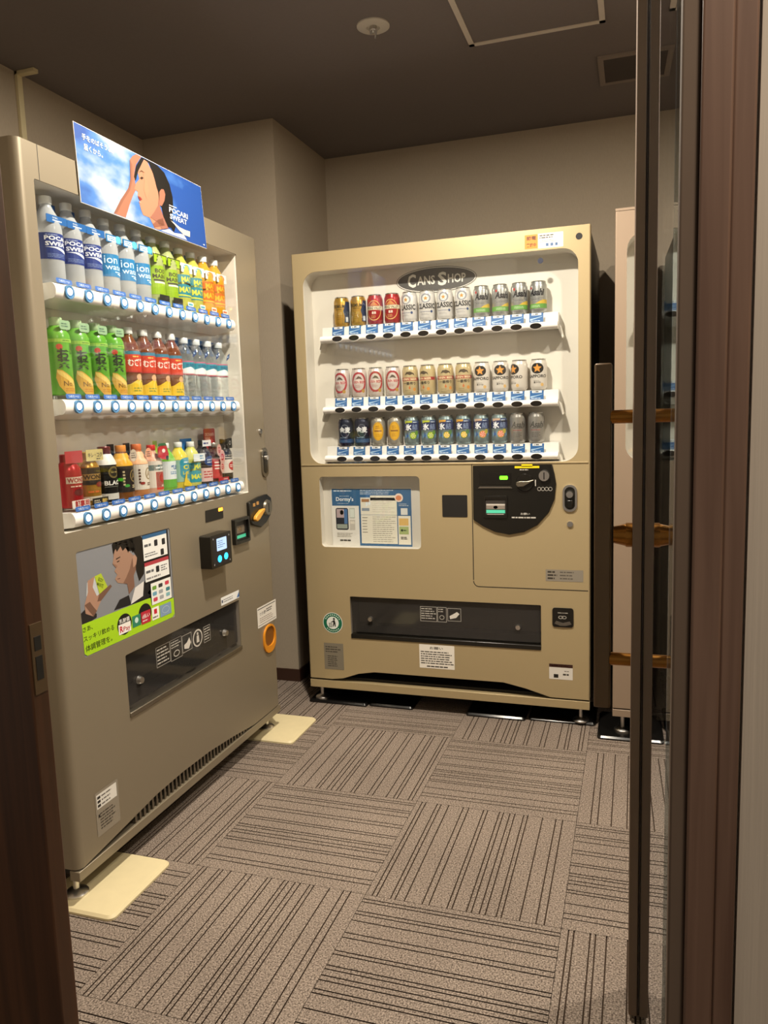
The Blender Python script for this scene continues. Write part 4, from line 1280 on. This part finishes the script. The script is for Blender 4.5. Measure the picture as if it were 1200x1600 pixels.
def b_pocari():
    o = bottle_body('drink_bottle', .0335, .206, MILKY); cap(o, .206, WCAP)
    a = Art(); a.rect(-.1, .1, .056, .117, '#16307a').nxt()
    a.dashes(-.022, .010, .111, .114, 1, '#b8c4de', .4, 3).text('POCARI', -.024, .030, .100, .110, '#eef1f6', .03).text('SWEAT', -.023, .027, .087, .097, '#eef1f6', .03)
    a.poly([(-.024, .084), (-.006, .082), (.014, .074), (.040, .070), (.040, .077), (.020, .079), (.000, .085)], '#eef1f6').dashes(-.020, .024, .060, .070, 3, '#8fa4cc', .25, 5)
    a.wrap('label', o, .0336, sx=1.28, dx=.005)

    def fn(q): q.text('熱中症に', -.014, .004, .1505, .1545, '#dfe9f5').dashes(-.014, .022, .1445, .149, 1, '#dfe9f5', .6, 4, .95)
    neck_card(o, -.0335, .0335, .140, .158, -.030, '#165a9c', fn)
    MB().box(-.033, -.014, .020, .021, .165, .200, ink('#1c62b4')).build('back_card', o); MB().box(.015, .033, .020, .021, .163, .198, ink('#1c62b4')).build('back_card', o)
    return o


def b_ion():
    o = bottle_body('drink_bottle', .0335, .200, MILKY); cap(o, .200, WCAP)
    a = Art(); a.rect(-.1, .1, .048, .106, '#1a76ac').nxt().text('ion', -.022, .008, .082, .101, '#d4ecf8', .005).text('water', -.020, .030, .066, .078, '#d4ecf8', .005).dashes(.0, .026, .058, .063, 1, '#d4ecf8', .5, 3).poly([(.004, .056), (.030, .050), (.034, .053), (.012, .058)], '#d4ecf8')
    a.wrap('label', o, .0336, sx=1.28, dx=.005)

    def fn(q): q.rect(-.024, .010, .1390, .1525, '#e6eef2').nxt().dashes(-.021, .007, .141, .151, 2, '#2a86bc', .5, 3, .95).ell(.0185, .1470, .011, .010, '#5ab4de', 18)
    neck_card(o, -.030, .031, .136, .156, -.030, '#1869a0', fn)
    MB().box(.012, .030, .020, .021, .160, .192, ink('#1c7ab4')).build('back_card', o)
    return o


def b_body():
    o = bottle_body('drink_bottle', .0325, .196, pbr('lime_liquid', '#98a06c', .15, var=.03)); cap(o, .196, WCAP)
    a = Art(); a.rect(-.1, .1, .030, .112, '#84a516').nxt().text('BODY', -.014, .026, .091, .103, '#1f240c', .03).text('MAINTE', -.020, .032, .076, .088, '#1f240c', .03).rect(-.018, .034, .068, .073, '#26282a').rect(-.016, .030, .062, .067, '#d8dcc8')
    a.wrap('label', o, .0326, sx=1.28, dx=.005)

    def fn(q): q.frame(-.030, .033, .118, .1450, .0022, '#1a1c12').nxt().text('乳酸菌', -.014, .010, .1345, .1405, '#1f240c', .02).dashes(-.016, .022, .122, .132, 1, '#1f240c', .6, 4, .95)
    neck_card(o, -.030, .033, .118, .145, -.028, '#93b218', fn)
    MB().box(-.012, .014, .020, .021, .150, .190, ink('#93b81c')).build('back_card', o)
    MB().box(-.020, .026, -.0352, -.0344, .010, .030, ink('#23231f')).build('front_card', o)
    return o


def b_match(lab, txt, card, back, liquid, cc):
    o = bottle_body('drink_bottle', .0325, .190, pbr('liquid_'+liquid.lstrip('#'), liquid, .15, var=.03)); cap(o, .190, WCAP)
    a = Art(); a.rect(-.1, .1, .040, .108, lab).poly([(-.034, .076), (-.010, .080), (.034, .072), (.034, .078), (-.010, .086), (-.034, .082)], txt).nxt()
    a.text('MATCH', -.016, .040, .086, .102, txt, .04).text('MATCH', -.022, .036, .054, .072, txt, .045).poly([(-.03, .050), (.0, .047), (.034, .046), (.034, .042), (-.03, .044)], txt)
    a.wrap('label', o, .0326, sx=1.28, dx=.005)

    def fn(q):
        q.ell(0, .1285, .018, .011, cc, 20).nxt().dashes(-.013, .013, .121, .136, 2, '#f0eee6', .5, 3, .95)
    neck_card(o, -.028, .030, .115, .142, -.028, '#ece7dc', fn)
    MB().box(-.004, .018, .020, .021, .148, .184, ink(back)).build('back_card', o)
    neck2 = Art(); neck2.rr(-.014, .016, .013, .026, .003, '#ece9e0').nxt().rect(-.010, .012, .016, .022, cc)
    neck2.flat('front_card', o, -.0345)
    return o


def b_tea():
    m = pbr('tea_film', '#5a9c2a', .25, var=.04, scale=60)
    r = .0315
    o = MB().lathe([(.022, 0), (.029, .003), (r, .010), (r, .135), (.030, .146), (.024, .158), (.015, .168), (.0135, .170)], m, 26).build('drink_bottle')
    MB().lathe([(.0150, .168), (.0155, .170), (.0155, .186), (.0142, .188)], pbr('cap_green_pale', '#9fb88c', .35, var=.03), 24).build('cap', o)
    a = Art(); a.rect(-.1, .1, .127, .135, '#8fbc3c').nxt().ell(-.013, .116, .0062, .0070, '#b8402a', 18).dashes(-.006, .018, .129, .133, 1, '#3a6a1c', .5, 3)
    a.vtext('お〜い', .013, .125, .0085, '#16240c', .02, 1.0)
    a.vtext('お茶', -.006, .112, .025, '#16240c', .035, .95)
    a.poly([(-.020, .062), (-.011, .060), (.022, .030), (.034, .006), (.034, .002), (-.006, .002), (-.018, .022), (-.023, .042)], '#c79a34').nxt().poly([(-.0205, .060), (-.011, .057), (.020, .028), (.032, .004), (.026, .004), (-.001, .036), (-.018, .050)], '#d9bc60')
    a.text('No.1', -.010, .016, .022, .034, '#6a4a10', .01).dashes(-.008, .024, .008, .018, 2, '#b06a20', .35, 3)
    a.wrap('label', o, r+.0001, sx=1.28, dx=.005)
    b = Art(); b.rr(-.016, .020, .158, .180, .006, '#8fb08a').nxt().dashes(-.010, .015, .163, .175, 2, '#4a6a5a', .45, 3, .9)
    b.flat('film_card', o, -.026)
    return o


def b_mugi():
    r = .0315
    o = bottle_body('drink_bottle', r, .190, pbr('barley_tea', '#6a3a22', .12, var=.05), .62); cap(o, .190, WCAP)
    a = Art(); a.rect(-.1, .1, .115, .124, '#3f7a94').rect(-.1, .1, .070, .115, '#c23a22').rect(-.1, .1, .004, .030, '#d8b428').poly([(-.034, .030), (-.018, .034), (-.002, .046), (.008, .046), (.014, .036), (.034, .030)], '#d8b428').nxt()
    a.text('むぎ', -.021, .006, .083, .103, '#efe6dc', .03).text('茶', .007, .022, .082, .104, '#efe6dc', .03).dashes(-.010, .010, .106, .112, 1, '#e8b860', .6, 3).ell(.004, .053, .008, .009, '#c9a078', 16)
    a.dashes(-.012, .018, .012, .026, 2, '#7a8a3c', .45, 4).ring(.010, .030, .010, .016, .0016, '#e8d470', 20).rect(-.1, .1, .066, .070, '#b02a2c')
    a.wrap('label', o, r+.0001, sx=1.28, dx=.005)
    MB().box(.010, .034, .018, .019, .150, .182, ink('#2a6a9c')).build('back_card', o)
    return o


def b_water():
    r = .0300
    m = CLEAR
    p = [(.018, .002), (.027, 0), (r, .006)]
    for k in range(5): p += [(r, .012+.012*k), (r-.0016, .016+.012*k), (r-.0016, .018+.012*k), (r, .022+.012*k)]
    p += [(r, .115), (.028, .130), (.019, .150), (.0125, .162), (.0125, .166)]
    o = MB().lathe(p, m, 26).build('drink_bottle')
    cap(o, .184, pbr('cap_clearwhite', '#c8ced0', .3, var=.02))
    a = Art(); a.rect(-.1, .1, .086, .108, '#2a8aa0').rect(-.1, .1, .108, .112, '#b86a84').rect(-.1, .1, .072, .086, '#cfd6d8').rect(-.1, .1, .070, .073, '#b02c4a').nxt()
    a.poly([(-.03, .086), (-.004, .094), (.02, .082), (.034, .086), (.034, .076), (-.03, .076)], '#e2e8ea').dashes(-.015, .018, .094, .104, 2, '#1a4a74', .5, 3)
    a.wrap('label', o, r+.0001, sx=1.28, dx=.005)
    MB().box(-.026, .030, .016, .017, .140, .186, ink('#1f5a98')).build('back_card', o)
    q = Art(); q.poly([(.006, .122), (.026, .134), (.030, .150), (.012, .140)], '#24447c').nxt().dashes(.012, .024, .132, .142, 1, '#9fb4d2', .5, 3)
    q.flat('neck_tag', o, -.027)
    return o


# bottom shelf, one of each
def small(name, r, h, mat, capm=None, sh=.60, neck=.011, capr=.013, ch=.016):
    o = bottle_body(name, r, h, mat, sh, neck)
    if capm: cap(o, h, capm, capr, ch)
    return o


def p_wonda_red():
    o = small('drink_bottle', .0305, .134, pbr('can_bottle_red', '#a81f26', .25, metal=.4, var=.03), pbr('cap_red', '#8f1c20', .3, metal=.4, var=.03), .66, .017, .019, .022)
    a = Art(); a.rect(-.022, .030, .062, .078, '#c8b8a4').nxt().text('WONDA', -.020, .028, .064, .076, '#8f1c20', .03).ell(.004, .040, .012, .009, '#5a1410', 18).dashes(-.014, .018, .052, .057, 1, '#e0c8b0', .5, 3)
    a.wrap('label', o, .0306, sx=1.28, dx=.005)

    def fn(q): q.text('朝専用', -.022, .028, .0015, .0195, '#a31d22', .03)
    neck_card(o, -.032, .030, .0005, .020, -.0325, '#e2d8cf', fn)
    MB().box(-.034, .026, -.024, -.023, .112, .142, ink('#a83038')).build('top_card', o)
    return o


def p_wonda_gold():
    o = small('drink_bottle', .0305, .136, pbr('can_bottle_gold', '#b08434', .25, metal=.5, var=.03), pbr('cap_gold', '#c29c4c', .3, metal=.5, var=.03), .66, .017, .020, .022)
    a = Art(); a.rect(-.1, .1, .080, .096, '#3a2e20').rect(-.030, .030, .064, .080, '#9a7a40').rect(-.1, .1, .052, .064, '#2a221a').nxt().text('WONDA', -.026, .030, .066, .078, '#2a1c10', .03).ell(.010, .052, .011, .007, '#7a2c1c', 16).dashes(-.018, .020, .030, .038, 1, '#c8682c', .6, 3)
    a.rect(-.1, .1, .012, .022, '#c8c0ae')
    a.wrap('label', o, .0306, sx=1.28, dx=.005)

    def fn(q): q.text('キレ・コク', -.024, .028, .122, .134, '#3a3014', .025).dashes(.006, .026, .115, .120, 1, '#3a3014', .5, 3)
    neck_card(o, -.031, .032, .113, .142, -.026, '#c0b070', fn)
    neck2 = Art(); neck2.rect(-.030, .030, .0, .018, '#1f1c18').nxt().dashes(-.024, .004, .004, .014, 2, '#c8c0a8', .5, 3); neck2.text('微糖', .006, .026, .003, .015, '#d8b860', .02); neck2.flat('front_card', o, -.0345)
    return o


def p_black():
    o = small('drink_bottle', .0300, .146, pbr('can_bottle_black', '#1a1a1a', .22, metal=.4, var=.03), pbr('cap_maroon', '#6a2a2c', .3, metal=.3, var=.03), .62, .014, .017, .020)
    MB().lathe([(.0302, .098), (.0285, .104), (.0225, .118), (.0175, .126)], pbr('shoulder_white', '#dad8d4', .3, var=.02), 26).build('shoulder', o)
    a = Art(); a.ell(.002, .078, .013, .016, '#6a5c30').nxt().ell(.002, .078, .009, .011, '#1f1c14').rect(-.005, .009, .076, .080, '#b8a868').text('BLACK', -.020, .028, .044, .056, '#e4e2dc', .03).rect(-.02, .026, .0395, .0405, '#8a8880').rect(-.1, .1, .006, .022, '#c8c6c0')
    a.wrap('label', o, .0302, sx=1.28, dx=.005)
    MB().box(-.034, .030, .020, .021, .012, .030, ink('#1f1c18')).build('back_card', o)
    return o


def p_coffee(bodyc, shoulder, lab, txt, tagc, capc):
    o = small('drink_bottle', .0300, .146, pbr('coffee_'+bodyc.lstrip('#'), bodyc, .25, var=.03), pbr('cap_'+capc.lstrip('#'), capc, .35, var=.03), .60, .0125, .0145, .018)
    MB().lathe([(.0302, .090), (.0280, .100), (.0215, .114), (.0165, .124)], pbr('shoulder_'+shoulder.lstrip('#'), shoulder, .3, var=.03), 26).build('shoulder', o)
    a = Art(); a.rect(-.1, .1, .018, .089, lab).nxt().ell(.010, .062, .010, .017, '#8a7446').nxt().ell(.010, .062, .0075, .014, lab).nxt().text('A', .004, .016, .054, .070, '#8a7446', .02)
    a.dashes(-.016, -.010, .035, .078, 5, txt, .6, 3).ell(-.008, .036, .006, .004, '#3fa03a' if txt != '#5a3a2a' else '#8f2c24', 12).dashes(.004, .022, .028, .038, 2, txt, .5, 5)
    a.wrap('label', o, .0302, sx=1.28, dx=.005)
    b = Art(); b.ell(.018, .117, .015, .017, tagc, 24).nxt().dashes(.008, .028, .108, .126, 3, '#4a3a2a', .4, 4, .95); b.flat('neck_tag', o, -.028)
    MB().box(-.032, -.004, .018, .019, .100, .150, ink('#1f1a18')).build('back_card', o)
    return o


def p_fruit():
    o = small('drink_bottle', .0295, .140, pbr('juice_peach', '#d0a088', .2, var=.03), pbr('cap_redplain', '#c02a26', .3, var=.03))
    a = Art(); a.rect(-.1, .1, .016, .094, '#d8d0c6').rect(-.030, .034, .066, .082, '#3f8a94').rect(-.010, .1, .010, .062, '#c22a22').nxt().ell(.012, .044, .014, .016, '#a81c1c').dashes(-.010, .028, .070, .078, 1, '#e8eef0', .5, 3).dashes(.004, .026, .016, .026, 1, '#e8c8b8', .5, 4)
    a.wrap('label', o, .0297, sx=1.28, dx=.005)
    mb = MB().plate([(-.012, .106), (.004, .098), (.034, .094), (.038, .112), (.030, .136), (.004, .140), (-.010, .130)], [], -.034, -.031, ink('#b8242a'))
    mb.plate([(-.008, .136), (.030, .136), (.026, .144), (-.004, .144)], [], -.034, -.031, ink('#3a6a44'))
    Art().ell(.014, .122, .008, .006, '#e2d8d0', 14).ell(.030, .100, .007, .007, '#24242a', 14).flat('top_card', o, -.034, mb=mb)
    return o


def p_green():
    o = small('drink_bottle', .0295, .142, pbr('green_drink', '#6fae3c', .15, var=.03), WCAP)
    a = Art(); a.rect(-.1, .1, .034, .088, '#d9e2e6').nxt().text('乳酸', -.006, .020, .062, .076, '#2f6aa8', .03).dashes(-.008, .022, .048, .058, 2, '#4a86b8', .5, 4).rect(-.1, .1, .010, .034, '#58a83a')
    a.wrap('label', o, .0297, sx=1.28, dx=.005)
    MB().box(-.034, -.014, .016, .017, .060, .150, ink('#9cb83c')).build('back_card', o)
    return o


def p_lemon():
    o = small('drink_bottle', .0295, .142, pbr('lemon_drink', '#d6c23a', .15, var=.03), WCAP)
    a = Art(); a.rect(-.1, .1, .020, .088, '#8fb8a8').nxt().rr(-.016, .028, .030, .094, .014, '#2b8fa8').nxt().text('CC', -.008, .020, .058, .072, '#e2d83a', .03).text('レモン', -.010, .022, .042, .052, '#e2d83a', .02).dashes(-.006, .018, .076, .084, 1, '#d8ecf0', .5, 3)
    a.wrap('label', o, .0297, sx=1.28, dx=.005)
    q = Art(); q.poly([(-.030, .010), (-.012, .052), (-.008, .050), (-.010, .028), (.012, .012), (.010, .004)], '#e0c22a'); q.flat('front_card', o, -.034)
    return o


def p_match():
    o = small('drink_bottle', .0295, .140, pbr('match_small', '#c8c86a', .15, var=.03), WCAP)
    a = Art(); a.rect(-.1, .1, .012, .074, '#2a93a4').poly([(-.034, .046), (-.010, .050), (.034, .042), (.034, .048), (-.010, .056), (-.034, .052)], '#c9d24a').nxt().text('MATCH', -.012, .040, .054, .070, '#d6d84a', .04).text('MATCH', -.020, .036, .022, .038, '#d6d84a', .04)
    a.wrap('label', o, .0297, sx=1.28, dx=.005)

    def fn(q): q.dashes(.002, .026, .082, .098, 2, '#3a8ab8', .5, 3, .9)
    neck_card(o, -.032, .032, .078, .102, -.032, '#dfe6e8', fn)
    MB().box(-.030, .034, .016, .017, .104, .150, ink('#1f6ab0')).build('back_card', o)
    return o


def p_energy():
    o = small('drink_bottle', .0290, .142, pbr('energy_dark', '#2a2428', .2, var=.03), BLACKP)
    a = Art(); a.ell(.004, .074, .019, .017, '#23407a').nxt().dashes(-.008, .016, .066, .082, 2, '#c2ccdc', .5, 3).rect(-.1, .1, .008, .052, '#d8b8b4').nxt().dashes(-.018, .020, .018, .044, 3, '#b83a44', .45, 4)
    a.wrap('label', o, .0292, sx=1.28, dx=.005)
    q = Art(); q.rect(-.030, .020, .122, .142, '#dcdfe2').nxt().dashes(-.024, .014, .127, .137, 1, '#3a4a8a', .5, 3); q.flat('neck_card', o, -.022)
    return o


def p_oronamin():
    o = small('drink_bottle', .0250, .130, pbr('brown_glass', '#4a2410', .08, var=.05), pbr('cap_silver', '#b8b4ac', .3, metal=.8, var=.03), .60, .012, .014, .014)
    a = Art(); a.rect(-.1, .1, .012, .078, '#b82c34').nxt().dashes(-.016, .016, .04, .07, 3, '#e8d8d0', .5, 3)
    a.wrap('label', o, .0252, sx=1.28, dx=.005)
    q = MB().plate(rrect(-.034, .034, .020, .178, .006), [], .012, .013, ink('#a8262e'))
    b = Art(); b.text('ORONAMIN\nDRINK', -.028, .028, .138, .164, '#dcaaa4', .02); b.flat('tall_card', o, .012, mb=q)
    for k, (xx, zz, rx, rz) in enumerate(((-.012, .106, .014, .020), (.004, .082, .017, .024), (.000, .050, .013, .020))):
        b = Art(); b.ell(xx, zz, rx, rz, '#d2a49a', 22).nxt().ell(xx, zz, rx*.55, rz*.5, '#b83a40', 16).nxt().dashes(xx-rx*.4, xx+rx*.4, zz-.006, zz+.006, 2, '#e8d4cc', .4, k+2); b.flat('badge_card', o, -.030-.0008*k)
    b = Art(); b.rect(-.032, .033, .002, .014, '#b8202a').nxt().dashes(0, .034, .004, .012, 1, '#e8d4cc', .4, 4); b.flat('front_card', o, -.034)
    return o


def p_dark():
    o = small('drink_bottle', .0270, .140, pbr('cola_dark', '#1f1714', .12, var=.04), BLACKP, .60, .012, .014, .018)
    a = Art(); a.rect(-.1, .1, .024, .070, '#d8cfc6').nxt().ell(.008, .048, .016, .016, '#b82a30').nxt().dashes(-.004, .020, .042, .054, 2, '#ecd8d0', .5, 3)
    a.dashes(-.016, .018, .074, .088, 2, '#b8b0a4', .45, 4)
    a.wrap('label', o, .0272, sx=1.28, dx=.005)
    b = Art(); b.rr(-.010, .020, .108, .142, .003, '#16120f').nxt().ring(.006, .126, .006, .007, .0015, '#c8c4bc', 16); b.flat('neck_tag', o, -.021)
    return o


KB = {
    'pocari': (b_pocari, 'milky sports drink bottle with a navy label'),
    'ion': (b_ion, 'milky drink bottle with a sky blue label'),
    'body': (b_body, 'bottle with lime green label, black-edged neck card'),
    'match': (lambda: b_match('#237c8a', '#bcbe40', '#fff', '#1f86a8', '#a8a84a', '#3a9ab0'), 'bottle with a teal label and yellow lettering'),
    'orange': (lambda: b_match('#c4620f', '#d8a61f', '#fff', '#d8a83a', '#c08c16', '#c86a3c'), 'bottle with an orange label and yellow lettering'),
    'tea': (b_tea, 'slim green tea bottle with a golden leaf'),
    'mugi': (b_mugi, 'barley tea bottle with a red and yellow label'),
    'water': (b_water, 'clear ribbed water bottle with a teal band'),
}
rows = [(['pocari']*3+['ion']*3+['body']*2+['match']*2+['orange']*2, 1.5365, .134, .0703),
        (['tea']*4+['mugi']*4+['water']*4, 1.272, .134, .0700)]
bp_ = {}
for row, (seq, z, u0, pt) in enumerate(rows):
    seen = {}
    for i, k in enumerate(seq):
        n = seen.get(k, 0); seen[k] = n+1
        if k in bp_: o = copy_tree(bp_[k])
        else: o = bp_[k] = square_cards(KB[k][0]())
        u = u0+pt*i
        o.location = MN @ Vector((u, .046, z))
        o.rotation_euler = (0, 0, math.pi/2-.36)
        tot = seq.count(k)
        tag(o, '%s, %s of %s, %s bottle shelf' % (KB[k][1], ORD[tot][n], {2: 'two', 3: 'three', 4: 'four'}[tot], SHELF[row]), 'bottle', 'drinks in the near vending machine')
last = [(p_wonda_red, 'red coffee bottle can with a large character card at its foot, bottom bottle shelf'),
        (p_wonda_gold, 'gold and brown coffee bottle can with a yellow top card, bottom bottle shelf'),
        (p_black, 'black coffee bottle can with a white shoulder, bottom bottle shelf'),
        (lambda: p_coffee('#7a4a1c', '#d8a224', '#201815', '#c8b890', '#b8a894', '#d88a3a'), 'coffee bottle with a black label and yellow shoulder, bottom bottle shelf'),
        (lambda: p_coffee('#b87a4a', '#e2b088', '#d8d0c4', '#5a3a2a', '#dc9a78', '#c86a3a'), 'coffee bottle with a white label and peach shoulder, bottom bottle shelf'),
        (p_fruit, 'fruit drink bottle with a bright red cut-out card over its cap, bottom bottle shelf'),
        (p_green, 'green drink bottle with a white and blue label, bottom bottle shelf'),
        (p_lemon, 'yellow lemon drink bottle with a teal badge label, bottom bottle shelf'),
        (p_match, 'small bottle with a teal label in front of a blue card, bottom bottle shelf'),
        (p_energy, 'dark bottle with a navy oval over a pink label, bottom bottle shelf'),
        (p_oronamin, 'small brown bottle before a tall red card, bottom bottle shelf'),
        (p_dark, 'dark bottle with a red disc label at the right end, bottom bottle shelf')]
for i, (fn, lab) in enumerate(last):
    o = square_cards(fn())
    o.location = MN @ Vector((.136+.0700*i, .046, .993)); o.rotation_euler = (0, 0, math.pi/2-.36)
    tag(o, lab, 'bottle', 'drinks in the near vending machine')
